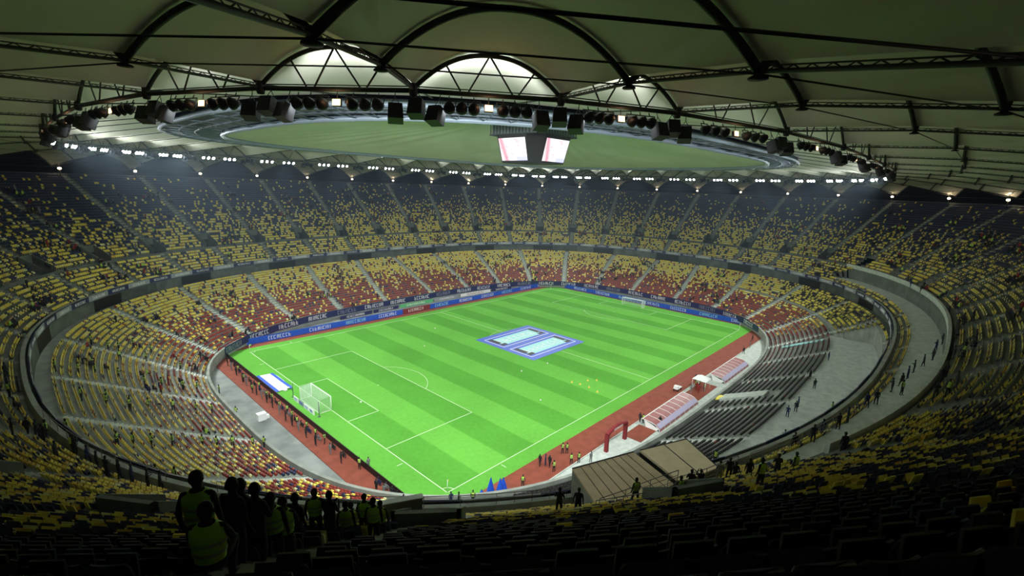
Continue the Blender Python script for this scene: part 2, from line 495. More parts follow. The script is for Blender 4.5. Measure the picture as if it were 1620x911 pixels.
# aisle steps
AIS_L = arct(lowfam(.5), 28, .5)
AIS_U = TT[10::20]
def steps(name, fam, nr, z0, dz, ts, wd, skip, mt='concrete_pale'):
    b = MB()
    for t in ts:
        for k in range(nr):
            x0, y0 = sell(t, *fam(k / nr)); x1, y1 = sell(t, *fam((k + 1) / nr))
            if skip(k, x0, y0): continue
            d = Vector((x1 - x0, y1 - y0, 0)); L = d.length; a = math.atan2(d.y, d.x)
            c = Vector((x0, y0, 0)) + d * .76
            b.box((c.x, c.y, z0 + dz * (k + .25)), (L * .48, wd, dz * .5), 0, Matrix.Rotation(a, 3, 'Z'))
            c = Vector((x0, y0, 0)) + d * .5
            b.box((c.x, c.y, z0 + dz * k + .006), (L, wd, .02), 0, Matrix.Rotation(a, 3, 'Z'))
    o = b.build(name, mt); tag(o, kind='structure')
steps('lower_aisle_steps_floor', lowfam, NR_L, Z0L, DZL, AIS_L, 1.25, lambda k, x, y: k > 22 or (13 <= k < 22 and in_platform(x, y)))
steps('upper_aisle_steps_floor', upfam, NR_U, Z0U, DZU, AIS_U, 1.2, lambda k, x, y: (PIT[0] <= k < PIT[1] + 1) or (2 <= k <= 7 and in_walk(x, y)), 'concrete')

# ------------------------------------------------------------------ seats
SEATMATS = ['yellow', 'orange', 'red', 'navy', 'black_seat', 'pale']
def seat_positions():
    out = []   # x, y, z, ax, ay (outward unit), mat, k, tier
    tt = np.linspace(0, 2 * PI, 24001)
    def row(fam, nr, k, z, tier, ais, pitt):
        q = (k + .62) / nr
        x, y = sell(tt, *fam(q)); L = np.r_[0, np.cumsum(np.hypot(np.diff(x), np.diff(y)))]
        n = int(L[-1] / .52); s = (np.arange(n) + .5) * L[-1] / n
        px, py = np.interp(s, L, x), np.interp(s, L, y)
        tx = np.interp(s + .3, L, x, period=L[-1]) - np.interp(s - .3, L, x, period=L[-1]); ty = np.interp(s + .3, L, y, period=L[-1]) - np.interp(s - .3, L, y, period=L[-1])
        ln = np.hypot(tx, ty); ox, oy = ty / ln, -tx / ln
        sa = np.interp(ais % (2 * PI), tt, L)
        d = np.abs((s[:, None] - sa[None] + L[-1] / 2) % L[-1] - L[-1] / 2).min(1)
        keep = d > .95
        if pitt: keep &= d > 1.95
        return px, py, ox, oy, keep
    for k in range(23):
        px, py, ox, oy, keep = row(lowfam, NR_L, k, 0, 0, AIS_L, False)
        p = k / 24
        ip = in_platform(px, py)
        if 13 <= k < 22: keep &= ~ip
        z = Z0L + DZL * k
        # cross aisle at two thirds of the main stand
        if k in (13,): keep &= ~((py < -20) & (px > -40))
        u = rng.random(len(px))
        pyel = np.clip((p - .22) / .50, 0.16, .93)
        pyel = np.where((px < -58), np.clip(pyel + .18, 0, .95), pyel)
        pyel = np.where((px > 78) & (py < -30), .85, pyel)
        blk = (py < -38) & (px > -62) & (px < 45)
        col = np.where(u < pyel, rng.choice((0, 0, 0, 1, 5), len(px)), 2)
        col = np.where(rng.random(len(px)) < .10, 3, col)
        if p < .55: col = np.where(blk, np.where(rng.random(len(px)) < np.clip((px - 12) / 30, .02, 1) * .55, 2, 4), col)
        else: col = np.where((py < -38) & (px > -62), np.where(rng.random(len(px)) < .55, 0, 4), col)
        for a in (np.stack([px, py, np.full(len(px), z), ox, oy, col, np.full(len(px), k), np.zeros(len(px))], 1)[keep],): out.append(a)
    for k in range(NR_U):
        pk = PIT[0] - 1 <= k <= PIT[1]
        px, py, ox, oy, keep = row(upfam, NR_U, k, 0, 1, AIS_U, pk)
        s = k / NR_U
        iw = in_walk(px, py)
        if 2 <= k <= 7: keep &= ~iw
        if k in (7,): keep &= False            # narrow cross gangway in front of the vomitories
        z = Z0U + DZU * k
        u = rng.random(len(px))
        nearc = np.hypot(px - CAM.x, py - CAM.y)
        pn = np.clip(.24 + (s - .20) * 1.25, .24, .95)  # navy share grows with height: seat mosaic plus upper-row dimness put into colour
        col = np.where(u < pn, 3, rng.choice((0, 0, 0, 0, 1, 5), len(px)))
        col = np.where((nearc < 15) & (rng.random(len(px)) < .82), 4, col)  # black seats close to the camera, the foreground's darkness put into their colour
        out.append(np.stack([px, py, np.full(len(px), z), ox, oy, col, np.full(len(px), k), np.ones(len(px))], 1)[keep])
    return np.concatenate(out)
S = seat_positions()
def inpoly(x, y, P):
    r = np.zeros(len(x), bool); j = len(P) - 1
    for i in range(len(P)):
        (xi, yi), (xj, yj) = P[i], P[j]
        c = ((yi > y) != (yj > y)) & (x < (xj - xi) * (y - yi) / ((yj - yi) or 1e-9) + xi); r ^= c; j = i
    return r
CLEAR = [[(-60.3, -56.3), (-53.5, -58.0), (-48.2, -60.4), (-50.5, -65.3), (-55.9, -64.0), (-62.5, -61.4)],
         [(-4.3, -48), (-.7, -48), (-.7, -57.5), (-4.3, -57.5)], [(33.9, -50.5), (36.0, -50.3), (37.4, -59.3), (35.2, -59.7)],
         [(-71.3, -54.9), (-77.4, -51.7), (-77.9, -52.7), (-72.0, -56)], [(-70.6, -54.0), (-66.3, -58.4), (-67.4, -59.3), (-71.6, -55.2)]]
for P_ in CLEAR: S = S[~inpoly(S[:, 0], S[:, 1], P_)]
# small-scale gaps: patches of seats taken by people or covers look dark
dcam = np.sqrt((S[:, 0] - CAM.x) ** 2 + (S[:, 1] - CAM.y) ** 2 + (S[:, 2] - CAM.z) ** 2)
rel = np.stack([S[:, 0] - CAM.x, S[:, 1] - CAM.y, S[:, 2] + .4 - CAM.z], 1)
dep = rel @ np.array(fw); sxp = 810 + FPX * (rel @ np.array(rt2)) / dep; syp = 455.5 - FPX * (rel @ np.array(up2)) / dep
vis = (dep > 2.5) & (sxp > -25) & (sxp < 1645) & (syp > -20) & (syp < 935)
order = np.argsort(np.where(vis, dcam, 1e9))[:300]
near_mask = np.zeros(len(S), bool); near_mask[order] = True

def seat_mass(S):
    """all other seats in one mesh: curved back plus tipped-up pan per seat"""
    n = len(S)
    # template, x = across, y = outward (back), z up ; verts
    tv = np.array([(-.22, .10, .42), (.22, .10, .42), (.22, .20, .82), (-.22, .20, .82), (0, .15, .42), (0, .25, .84),
                   (-.22, .14, .42), (.22, .14, .42), (.22, .24, .80), (-.22, .24, .80),
                   (-.21, -.08, .42), (.21, -.08, .42), (.21, .10, .36), (-.21, .10, .36), (-.21, -.04, .72), (.21, -.04, .72),
                   (-.03, .12, .0), (.03, .12, .0), (.03, .12, .40), (-.03, .12, .40)])
    tq = np.array([(0, 4, 5, 3), (4, 1, 2, 5), (1, 7, 8, 2), (6, 0, 3, 9), (7, 6, 9, 8), (3, 2, 8, 9),
                   (10, 11, 12, 13), (10, 14, 15, 11), (13, 12, 15, 14), (16, 17, 18, 19)])
    ox, oy = S[:, 3], S[:, 4]
    ax, ay = -oy, ox
    v = tv[None]
    X = S[:, 0, None] + ax[:, None] * v[..., 0] + ox[:, None] * v[..., 1]
    Y = S[:, 1, None] + ay[:, None] * v[..., 0] + oy[:, None] * v[..., 1]
    Z = S[:, 2, None] + np.broadcast_to(v[..., 2], X.shape)
    co = np.stack([X, Y, Z], 2).reshape(-1, 3).astype(np.float32)
    q = (tq[None] + (np.arange(n) * len(tv))[:, None, None]).reshape(-1, 4).astype(np.int32)
    me = bpy.data.meshes.new('stadium_seats')
    me.vertices.add(len(co)); me.vertices.foreach_set('co', co.ravel())
    me.loops.add(q.size); me.loops.foreach_set('vertex_index', q.ravel())
    me.polygons.add(len(q)); me.polygons.foreach_set('loop_start', (np.arange(len(q)) * 4).astype(np.int32))
    for k in SEATMATS: me.materials.append(M[k])
    me.polygons.foreach_set('material_index', np.repeat(S[:, 5].astype(np.int32), len(tq)))
    me.update(calc_edges=True)
    return link('stadium_seats', me)
o = seat_mass(S[~near_mask])
tag(o, 'rows of yellow, red and dark plastic tip-up seats filling both tiers of the bowl', 'seats', kind='stuff')

def make_seat(mt):
    root = empty('stadium_seat')
    b = MB()
    # backrest shell, curved across and rolled at the top, 2.5 cm thick
    def shell(off):
        P = []
        for i in range(7):
            u = i / 6; z = .40 + .43 * u; row = []
            for j in range(9):
                v_ = j / 8 * 2 - 1; wd = .225 * (1 - .12 * u ** 3)
                row.append((v_ * wd, .12 + .10 * u - .05 * v_ * v_ + off + (.03 * max(0, u - .8) * 5), z - .02 * v_ * v_ * u))
            P.append(row)
        return P
    A, Bk = shell(0), shell(.025)
    b.grid(A, 0, True, True); b.grid(Bk, 0, True)
    for i in range(6):
        b.quad(A[i][0], A[i + 1][0], Bk[i + 1][0], Bk[i][0]); b.quad(A[i][8], Bk[i][8], Bk[i + 1][8], A[i + 1][8])
    for j in range(8):
        b.quad(A[6][j], A[6][j + 1], Bk[6][j + 1], Bk[6][j]); b.quad(A[0][j], Bk[0][j], Bk[0][j + 1], A[0][j + 1])
    b.build('backrest', mt, root)
    b = MB(); P = []; Q = []
    for i in range(6):
        u = i / 5; z = .40 + .36 * u; P.append([((j / 6 * 2 - 1) * .21 * (1 - .15 * u * u), .02 - .06 * u - .03 * (1 - (j / 6 * 2 - 1) ** 2) * math.sin(u * PI), z) for j in range(7)])
    for r_ in P: Q.append([(a, c + .03, d) for a, c, d in r_])
    b.grid(P, 0, True, True); b.grid(Q, 0, True)
    for j in range(6): b.quad(P[5][j], P[5][j + 1], Q[5][j + 1], Q[5][j]); b.quad(P[0][j], Q[0][j], Q[0][j + 1], P[0][j + 1])
    for i in range(5): b.quad(P[i][0], P[i + 1][0], Q[i + 1][0], Q[i][0]); b.quad(P[i][6], Q[i][6], Q[i + 1][6], P[i + 1][6])
    b.build('seat', mt, root)
    b = MB(); b.box((0, .10, .20), (.06, .05, .40)); b.box((0, .10, .40), (.40, .04, .04)); b.box((0, .10, .012), (.14, .14, .02))
    b.build('bracket', 'galv_dark', root)
    return Proto(root)
from collections import defaultdict
SC = defaultdict(int)
SP = {}
cname = {0: 'yellow', 1: 'orange-yellow', 2: 'red', 3: 'navy', 4: 'black', 5: 'pale yellow'}
for i in order:
    x, y, z, ox, oy, c, k, tier = S[i]; c = int(c)
    if c not in SP: SP[c] = make_seat(SEATMATS[c])
    r = SP[c].put((x, y, z), math.atan2(oy, ox) - PI / 2)
    up_from = int(round((36.0 - z) / DZU))
    side = 'left' if sxp[i] < 540 else 'middle' if sxp[i] < 1080 else 'right'
    tag(r, f'{cname[c]} seat, {ordn(max(0, up_from - 1))} row below the camera, {side}, {ordn(SC[(up_from, side)])} one of that stretch', 'seat', 'tip-up seats of the dark foreground rows')
    SC[(up_from, side)] += 1
del S

# ------------------------------------------------------------------ roof
RQ = [(81.03, 8), (80.6, 22), (78.4, 34.7), (74.6, 43.8), (69, 51), (62.1, 56.2), (54.1, 59.8), (40.5, 63), (24.3, 64.4), (8.1, 64.58)]
RN = []
for q in range(4):
    L_ = RQ if q % 2 == 0 else RQ[::-1]
    sx_ = 1 if q in (0, 3) else -1; sy_ = 1 if q < 2 else -1
    RN += [(a * sx_, c * sy_) for a, c in L_]
tO = arct((118.0, 101.0, 2.3), 40, .5)
ox_, oy_ = sell(tO, 118.0, 101.0, 2.3)
OUT = list(zip(ox_.tolist(), oy_.tolist()))
ZR = 42.56
ROWZ = [42.56, 42.1, 41.1, 39.8, 38.4]
GA, GB, GN, GZ = 68.5, 48.5, 3.1, 44.25        # outer edge of the central catwalk ring
IA, IB = 60.0, 43.2
GR = []
for (x, y) in RN:
    t = inv_t(x, y, 81.03, 64.58, 3.54); gx, gy = sell(t, GA, GB, GN); GR.append((float(gx), float(gy)))
def radial(i, v):
    """v 0..4 outward from the light ring (rows), -1..0 inward to the catwalk ring"""
    i %= 40
    if v < 0:
        a = -v; return Vector((RN[i][0] * (1 - a) + GR[i][0] * a, RN[i][1] * (1 - a) + GR[i][1] * a, ZR * (1 - a) + (GZ + .75) * a))
    f = v / 4; k = min(int(v), 3); z = ROWZ[k] + (ROWZ[k + 1] - ROWZ[k]) * (v - k)
    return Vector((RN[i][0] * (1 - f) + OUT[i][0] * f, RN[i][1] * (1 - f) + OUT[i][1] * f, z))
def rise(span, v): return span * (.235 if v >= 0 else .235 * (1 + v))
def vault(i, u, v, lift=.0):
    a, c = radial(i, v), radial(i + 1, v)
    p = a.lerp(c, u); h = rise((c - a).length, v)
    # circular-ish profile, slightly sagging between the arches
    fr = abs(v - round(v)); sag = 1 - .07 * math.sin(fr * PI)
    p.z += h * (1 - abs(2 * u - 1) ** 2.2) * sag + lift
    return p
for i in range(40):
    b = MB(); P = []
    for a in range(0, 49):
        v = -1 + a * 5 / 48
        P.append([vault(i, j / 14, v, .28) for j in range(15)])
    b.grid(P, 0, True)
    o = b.build('roof_membrane_ceiling', 'membrane'); tag(o, kind='structure')

def arch_pts(i, v, n=24): return [vault(i, j / n, v) for j in range(n + 1)]
where = lambda x, y: ('far ' if x * .753 + y * .657 > 25 else 'near ' if x * .753 + y * .657 < -25 else '') + ('left' if -x * .657 + y * .753 > 22 else 'right' if -x * .657 + y * .753 < -22 else 'middle')
RN_ROW = ['over the floodlight ring', 'one bay outside the floodlight ring', 'two bays outside the floodlight ring', 'three bays outside the floodlight ring', 'on the outer rim']
for i in range(40):
    for v in range(5):
        P = arch_pts(i, v); m_ = P[12]
        if v > 0 and v < 4 and (m_.x - CAM.x) * fw.x + (m_.y - CAM.y) * fw.y < -2: continue
        if v == 4 and (m_.x - CAM.x) * fw.x + (m_.y - CAM.y) * fw.y < -2: continue
        root = empty('roof_arch', P[0])
        b = MB(); b.tube([p - P[0] for p in P], .15 if v else .13, 8)
        b.build('arch_tube', 'steel', root)
        b = MB()
        a_, c_ = P[0] - P[0], P[-1] - P[0]
        b.tube([a_ + Vector((0, 0, -.1)), c_ + Vector((0, 0, -.1))], .035, 5)
        b.build('tie_cable', 'cable', root)
        if v == 0:
            for ua, uc in ((.21, .31), (.5, .36), (.5, .66), (.81, .70)):
                b = MB(); b.tube([vault(i, ua, 0) - P[0], a_.lerp(c_, uc)], .055, 6); b.build('strut', 'steel', root)
        tag(root, f'dark steel arch {RN_ROW[v]}, {where(m_.x, m_.y)} side, {ordn(i)} bay round', 'roof arch', 'roof arches')

for i in range(40):
    if (radial(i, 0) - CAM).dot(fw) < -25: continue
    a0 = radial(i, 0)
    root = empty('roof_girder', a0)
    lo, hi, lc = MB(), MB(), MB()
    lo.tube([radial(i, v) - a0 + Vector((0, 0, -.02)) for v in range(5)], .075, 6)
    hi.tube([radial(i, v) - a0 + Vector((0, 0, .14)) for v in range(5)], .025, 5)
    n = 96
    for k in range(n):
        v0, v1 = 4 * k / n, 4 * (k + 1) / n
        z0, z1 = (-.02, .14) if k % 2 else (.14, -.02)
        lc.tube([radial(i, v0) - a0 + Vector((0, 0, z0)), radial(i, v1) - a0 + Vector((0, 0, z1))], .022, 4, cap=False)
    lo.build('lower_chord', 'steel', root); hi.build('upper_chord', 'steel', root); lc.build('lacing', 'cable', root)
    for v in range(1, 4):
        p = radial(i, v) - a0
        b = MB(); b.lathe([(.0, -.28), (.30, -.26), (.30, -.20), (.13, -.12), (.15, .15), (0, .25)], 10, 0, p)
        for du in (.09, -.09):
            q = (vault(i, du, v) if du > 0 else vault(i - 1, 1 + du, v)) - a0
            b.tube([p + Vector((0, 0, -.1)), q], .10, 6); b.build('node_casting', 'steel', root)
    tag(root, f'laced radial girder from floodlight ring to rim, {where(*RN[i])} side, {ordn(i)} round', 'roof girder', 'radial roof girders')

# inward girders between the floodlight ring and the central ring
for i in range(40):
    a0 = radial(i, 0)
    b = MB(); b.tube([radial(i, v) - a0 + Vector((0, 0, .1)) for v in (0, -.33, -.66, -1)], .07, 6)
    o = b.build('inner_roof_cable', 'steel', None, a0)
    tag(o, f'thin roof cable inside the floodlight ring, {where(*RN[i])} side, {ordn(i)} round', 'roof cable', 'inner roof cables')

# floodlight ring: continuous chord all the way round
root = empty('floodlight_ring', (0, 0, ZR))
b = MB(); P = [Vector((x, y, -.1)) for x, y in RN] + [Vector((*RN[0], -.1))]
b.tube(P, .14, 8); b.build('ring_chord', 'steel', root)
b = MB(); b.tube([p * .995 + Vector((0, 0, .30)) for p in P], .035, 6)
b.build('hand_rail', 'steel', root)
for i in range(40):
    p = P[i]; b = MB(); b.lathe([(0, -.35), (.2, -.32), (.26, -.1), (.24, .25), (.12, .4), (0, .42)], 10, 0, p)
    b.build('node_casting', 'steel', root)
tag(root, 'dark steel ring carrying the floodlights and loudspeakers under the roof', 'ring beam')

# floodlight can
def make_flood():
    root = empty('floodlight')
    b = MB()   # can points along +x, tilted down by the object's rotation
    R = Matrix.Rotation(PI / 2, 3, 'Y')
    b.lathe([(0, -.30), (.12, -.29), (.22, -.16), (.30, .05), (.31, .20), (.28, .20), (.27, .12)], 14, 0, (0, 0, 0), R)
    b.build('housing', 'black', root)
    b = MB(); b.lathe([(0, .20), (.15, .20), (.295, .19)], 14, 0, (0, 0, 0), R); b.build('lens', 'lens', root)
    b = MB(); b.box((0, .33, .18), (.05, .03, .42)); b.box((0, -.33, .18), (.05, .03, .42)); b.box((0, 0, .40), (.05, .69, .04)); b.tube([(0, 0, .4), (0, 0, .62)], .03, 6)
    b.build('bracket', 'steel', root)
    return Proto(root)
FP = make_flood()
def make_speaker():
    root = empty('loudspeaker')
    b = MB(); b.box((0, 0, 0), (.8, .88, .95), 0, None, .9); b.build('cabinet', 'black', root)
    b = MB(); b.box((.395, 0, 0), (.03, .76, .82), 0, None, .9)
    for zz in (-.22, .22):
        b.lathe([(.17, 0), (.19, .02), (.0, .03)], 12, 0, (.41, 0, zz), Matrix.Rotation(PI / 2, 3, 'Y'))
    b.build('grille', 'black', root)
    b = MB(); b.tube([(0, .3, .5), (0, 0, 1.0)], .025, 5); b.tube([(0, -.3, .5), (0, 0, 1.0)], .025, 5); b.tube([(0, 0, .95), (0, 0, 1.35)], .03, 5)
    b.build('hanger', 'steel', root)
    return Proto(root)
KP = make_speaker()
def make_warm():
    root = empty('work_lamp')
    b = MB(); R = Matrix.Rotation(PI / 2, 3, 'Y')
    b.box((-.12, 0, 0), (.2, .5, .38)); b.build('housing', 'black', root)
    b = MB(); b.box((.0, 0, 0), (.06, .46, .34)); b.build('lens', 'warm_lens', root)
    b = MB(); b.tube([(-.1, 0, .2), (-.1, 0, .6)], .03, 6); b.build('bracket', 'steel', root)
    return Proto(root)
WP = make_warm()
def light(name, typ, loc, energy, col, rad=.3, parent=None, **kw):
    l = bpy.data.lights.new(name, typ); l.energy = energy; l.color = col; l.shadow_soft_size = rad
    for k, v in kw.items(): setattr(l, k, v)
    o = bpy.data.objects.new(name, l); COL.objects.link(o); o.location = loc
    return o
def aim(o, target):
    d = Vector(target) - Vector(o.location); o.rotation_euler = d.to_track_quat('-Z', 'Y').to_euler()
for i in range(40):
    a, c = radial(i, 0), radial(i + 1, 0); d = (c - a).normalized(); mid = (a + c) / 2; span = (c - a).length
    inw = Vector((-mid.x, -mid.y, 0)).normalized()
    nrm = Vector((-d.y, d.x, 0)); nrm = nrm if nrm.dot(inw) > 0 else -nrm
    ang = math.atan2(nrm.y, nrm.x)
    sp = .58 * span / 7
    for k, off in enumerate((-3.2, -2.2, -1.2, 1.2, 2.2, 3.2)):
        p = mid + d * off * sp + Vector((0, 0, -.85))
        r = FP.put(p, rot=(0, math.radians(28), ang), scale=1.15)
        tag(r, f'round floodlight under the ring beam, {where(mid.x, mid.y)}, {ordn(k)} lamp of the {ordn(i)} bank', 'floodlight', 'floodlights under the ring beam')
    # the lamp in the middle of each bank faces outwards and glows orange
    r = WP.put(mid + Vector((0, 0, -.8)), rot=(0, -.15, ang + PI))
    tag(r, f'orange work lamp in the middle of the {ordn(i)} floodlight bank, {where(mid.x, mid.y)}', 'lamp', 'orange work lamps on the ring')
    lw = light('work_lamp_light', 'POINT', mid - nrm * .45 + Vector((0, 0, -.75)), WARM_W, (1, .55, .3), .15)
    lw.parent = None
    sp_ = light('floodlight_spill', 'SPOT', mid + nrm * .9 + Vector((0, 0, -.7)), SPILL_W, FLOOD_COL, .4, spot_size=math.radians(125), spot_blend=.6)
    aim(sp_, Vector(sp_.location) + nrm + Vector((0, 0, 1.1)))
    nearside = mid.x * .753 + mid.y * .657 < 0
    spt = light('floodlight_beam', 'SPOT', mid + nrm * .6 + Vector((0, 0, -.95)), FLOOD_W * (1.4 if nearside else .68), FLOOD_COL, .5, spot_size=math.radians(98 if nearside else 82), spot_blend=.7)
    tgt = mid + nrm * (66 if nearside else 44); aim(spt, (tgt.x, tgt.y, 0))
    for k, (off, dz, da) in enumerate(((-.13, -1.30, .35), (.0, -1.0, 0), (.13, -1.35, -.35))):
        q = a + (d if off > 0 else -(a - radial(i - 1, 0)).normalized() * -1) * (off * span)
        q = a + d * (off * 9.0) if off >= 0 else a - (a - radial(i - 1, 0)).normalized() * (-off * 9.0)
        nn = Vector((-a.x, -a.y, 0)).normalized(); aa = math.atan2(nn.y, nn.x) + da
        r = KP.put(q + Vector((0, 0, dz)) + nn * (.3 + .25 * (k == 1)), rot=(0, .35, aa))
        tag(r, f'black hanging loudspeaker, {where(a.x, a.y)} side of the ring, {ordn(k)} of the {ordn(i)} cluster', 'loudspeaker', 'loudspeakers under the ring beam')

# central catwalk ring
root = empty('catwalk_ring', (0, 0, GZ))
tg = np.linspace(0, 2 * PI, 161)
def gcurve(f, z):
    x, y = sell(tg, IA + (GA - IA) * f, IB + (GB - IB) * f, GN); return [Vector((float(a), float(c), z)) for a, c in zip(x, y)]
b = MB(); b.tube(gcurve(0, 0), .34, 10); b.build('inner_ring_tube', 'galv', root)
b = MB(); b.tube(gcurve(1, .15), .26, 10); b.build('outer_ring_tube', 'galv', root)
b = MB(); b.tube(gcurve(.45, .1), .14, 6); b.tube(gcurve(.7, .15), .12, 6); b.build('walkway_rail', 'galv_dark', root)
b = MB(); A, Bq = gcurve(.02, .45), gcurve(.98, .55)
b.grid([A, Bq], 0, True); b.grid([[p + Vector((0, 0, .12)) for p in A], [p + Vector((0, 0, .12)) for p in Bq]], 0, True)
b.build('deck', 'galv_dark', root)
b = MB(); A, Bq = gcurve(0, 0), gcurve(1, .15)
for j in range(0, 160, 2):
    b.tube([A[j], Bq[j]], .07, 5); b.tube([A[j], Bq[j + 2 if j + 2 < 161 else 0]], .05, 5)
b.build('cross_bracing', 'galv', root)
tag(root, 'grey galvanised catwalk ring round the edge of the central membrane', 'catwalk')

# central closed membrane with its hub
b = MB(); P = []
for k in range(13):
    f = k / 12; row = []
    for j in range(161):
        x, y = sell(tg[j], IA * (1 - f) + 5.5 * f, IB * (1 - f) + 5.5 * f, GN)
        pl_ = .30 * math.sin(f * PI) * (1 - abs(math.sin(tg[j] * 20)))
        row.append((float(x), float(y), GZ + .3 + 8.2 * (f ** 1.15) + pl_))
    P.append(row)
b.grid(P, 0, True); o = b.build('central_membrane_ceiling', 'membrane'); tag(o, kind='structure')

# video cube
root = empty('video_cube', (0, 0, 42.6))
b = MB()
def octo(r, z, c=4.35):
    return [Vector((x, y, z)) for x, y in ((r, -c), (r, c), (c, r), (-c, r), (-r, c), (-r, -c), (-c, -r), (c, -r))]
lv = [octo(5.9, 0, 4.0), octo(7.3, 5.4, 4.35), octo(7.3, 5.9, 4.35)]
n0 = 0
for Lq in lv: b.v += [tuple(p) for p in Lq]
for l in range(2):
    for j in range(8): b.face((l * 8 + j, l * 8 + (j + 1) % 8, l * 8 + 8 + (j + 1) % 8, l * 8 + 8 + j))
b.face(tuple(range(8))[::-1]); b.face(tuple(range(16, 24)))
b.build('casing', 'black', root)
for a in range(4):
    R = Matrix.Rotation(a * PI / 2, 3, 'Z')
    me = bpy.data.meshes.new('screen')
    q = [R @ Vector(p) for p in ((6.02, -3.85, .35), (6.02, 3.85, .35), (7.36, 4.0, 5.1), (7.36, -4.0, 5.1))]
    qb = [p - (R @ Vector((.12, 0, 0))) for p in q]
    me.from_pydata([tuple(p) for p in q + qb], [], [(0, 1, 2, 3), (4, 7, 6, 5), (0, 4, 5, 1), (1, 5, 6, 2), (2, 6, 7, 3), (3, 7, 4, 0)])
    uv = me.uv_layers.new(name='UVMap')
    for li, c_ in zip(range(4), ((0, 0), (1, 0), (1, 1), (0, 1))): uv.data[li].uv = c_
    me.materials.append(M['screen']); me.materials.append(M['black'])
    for p in me.polygons[1:]: p.material_index = 1
    link('screen', me, root)
b = MB()
for a in range(4):
    R = Matrix.Rotation(a * PI / 2, 3, 'Z')
    for j in range(15):
        y = -6.8 + 13.6 * j / 14
        b.box(tuple(R @ Vector((7.0, y, 7.9))), (.16, .16, 4.2), 0, R)
    b.box(tuple(R @ Vector((7.0, 0, 9.9))), (.3, 14.2, .3), 0, R); b.box(tuple(R @ Vector((7.0, 0, 6.0))), (.3, 14.2, .25), 0, R)
b.build('hanger_frame', 'galv_dark', root)
b = MB(); 
for a in range(4):
    R = Matrix.Rotation(a * PI / 2, 3, 'Z'); b.box(tuple(R @ Vector((6.6, 0, 8.0))), (.06, 13.4, 3.8), 0, R)
b.build('fabric_skirt', 'grey_vinyl', root)
tag(root, 'four-sided black video cube with lit screens hanging at the centre of the roof', 'scoreboard')

# rim lamps
def make_rim():
    root = empty('rim_lamp')
    b = MB(); b.lathe([(0, -.15), (.28, -.12), (.36, .1), (.25, .3), (0, .34)], 10); b.build('lamp_head', 'rim_lens', root)
    b = MB(); b.lathe([(0, -.12), (.2, -.1), (.26, .08), (.2, .22), (0, .25)], 10, 0, (0, 0, 1.6)); b.build('upper_lamp_head', 'rim_lens', root)
    b = MB(); b.tube([(0, 0, -.1), (0, 0, 2.0)], .06, 6); b.tube([(0, 0, 1.0), (0, 1.0, 2.1)], .06, 6); b.tube([(0, 0, 1.0), (0, -1.0, 2.1)], .06, 6)
    b.tube([(0, 0, -.1), (0, 0, -1.8)], .09, 6)
    b.build('bracket', 'steel', root)
    return Proto(root)
RP = make_rim()
for i, (x, y) in enumerate(OUT):
    if (Vector((x, y, 38)) - CAM).dot(fw) < 3: continue
    r = RP.put((x * .985, y * .985, 37.9), math.atan2(y, x))
    tag(r, f'warm white rim lamp above the top row, {where(x, y)} side, {ordn(i)} round', 'lamp', 'rim lamps')
    light('rim_lamp_light', 'POINT', (x * .985, y * .985, 38.9), RIM_W, (1, .8, .55), .25)

# ------------------------------------------------------------------ advertising boards
def glyphs(bm, L, h, mi, seed, x0=0, fill=.6, yoff=.0):
    """row of blocky letter-like shapes along a board (too small to read in the photo)"""
    r = random.Random(seed); x = x0; 
    while x < x0 + L * fill:
        wd = h * r.uniform(.35, .6)
        k = r.randrange(5)
        bm.box((x + .05, yoff, h * .5), (h * .13, .02, h), mi)
        if k in (0, 1, 3): bm.box((x + wd / 2, yoff, h * .93), (wd, .02, h * .14), mi)
        if k in (1, 2): bm.box((x + wd / 2, yoff, h * .5), (wd, .02, h * .14), mi)
        if k in (0, 2, 3): bm.box((x + wd / 2, yoff, h * .07), (wd, .02, h * .14), mi)
        if k in (1, 4): bm.box((x + wd, yoff, h * .5), (h * .13, .02, h), mi)
        x += wd + h * .3
def board(P0, P1, h, base, letter, label, group, seed, fill=.55, z=0.0, lean=.0, face=1, lh=.6, frac=.2):
    P0, P1 = Vector(P0), Vector(P1); d = P1 - P0; L = d.length; a = math.atan2(d.y, d.x)
    root = empty('advertising_board', (P0.x, P0.y, z), a)
    b = MB(); b.box((L / 2, 0, h / 2), (L - .04, .10, h)); b.build('panel', base, root)
    b = MB(); g = MB(); glyphs(g, L, h * lh, 0, seed, L * frac, fill)
    g.v = [(x_, face * .062 + y_, z_ + h * (1 - lh) / 2) for x_, y_, z_ in g.v]
    g.build('lettering', letter, root)
    tag(root, label, 'advertising board', group)
    return root
# far touchline: front row of blue boards along y = 40.2
N = 12
for k in range(N):
    x0 = -58.5 + 117 * k / N
    board((x0, 39.0), (x0 + 117 / N, 39.0), 1.45, 'blue' if k != 5 else 'maroon', 'white' if k % 3 else 'cyan', f'blue pitchside board with white lettering along the far touchline, {ordn(k)} from the left corner', 'far touchline boards', k, face=-1)
N = 8
for k in range(N):
    y0 = 39.0 - 76.3 * k / N
    board((58.6, y0), (58.6, y0 - 76.3 / N), 1.45, 'blue', 'white' if k % 3 else 'cyan', f'blue pitchside board behind the far goal line, {ordn(k)} from the far corner', 'far goal line boards', 40 + k, face=-1)
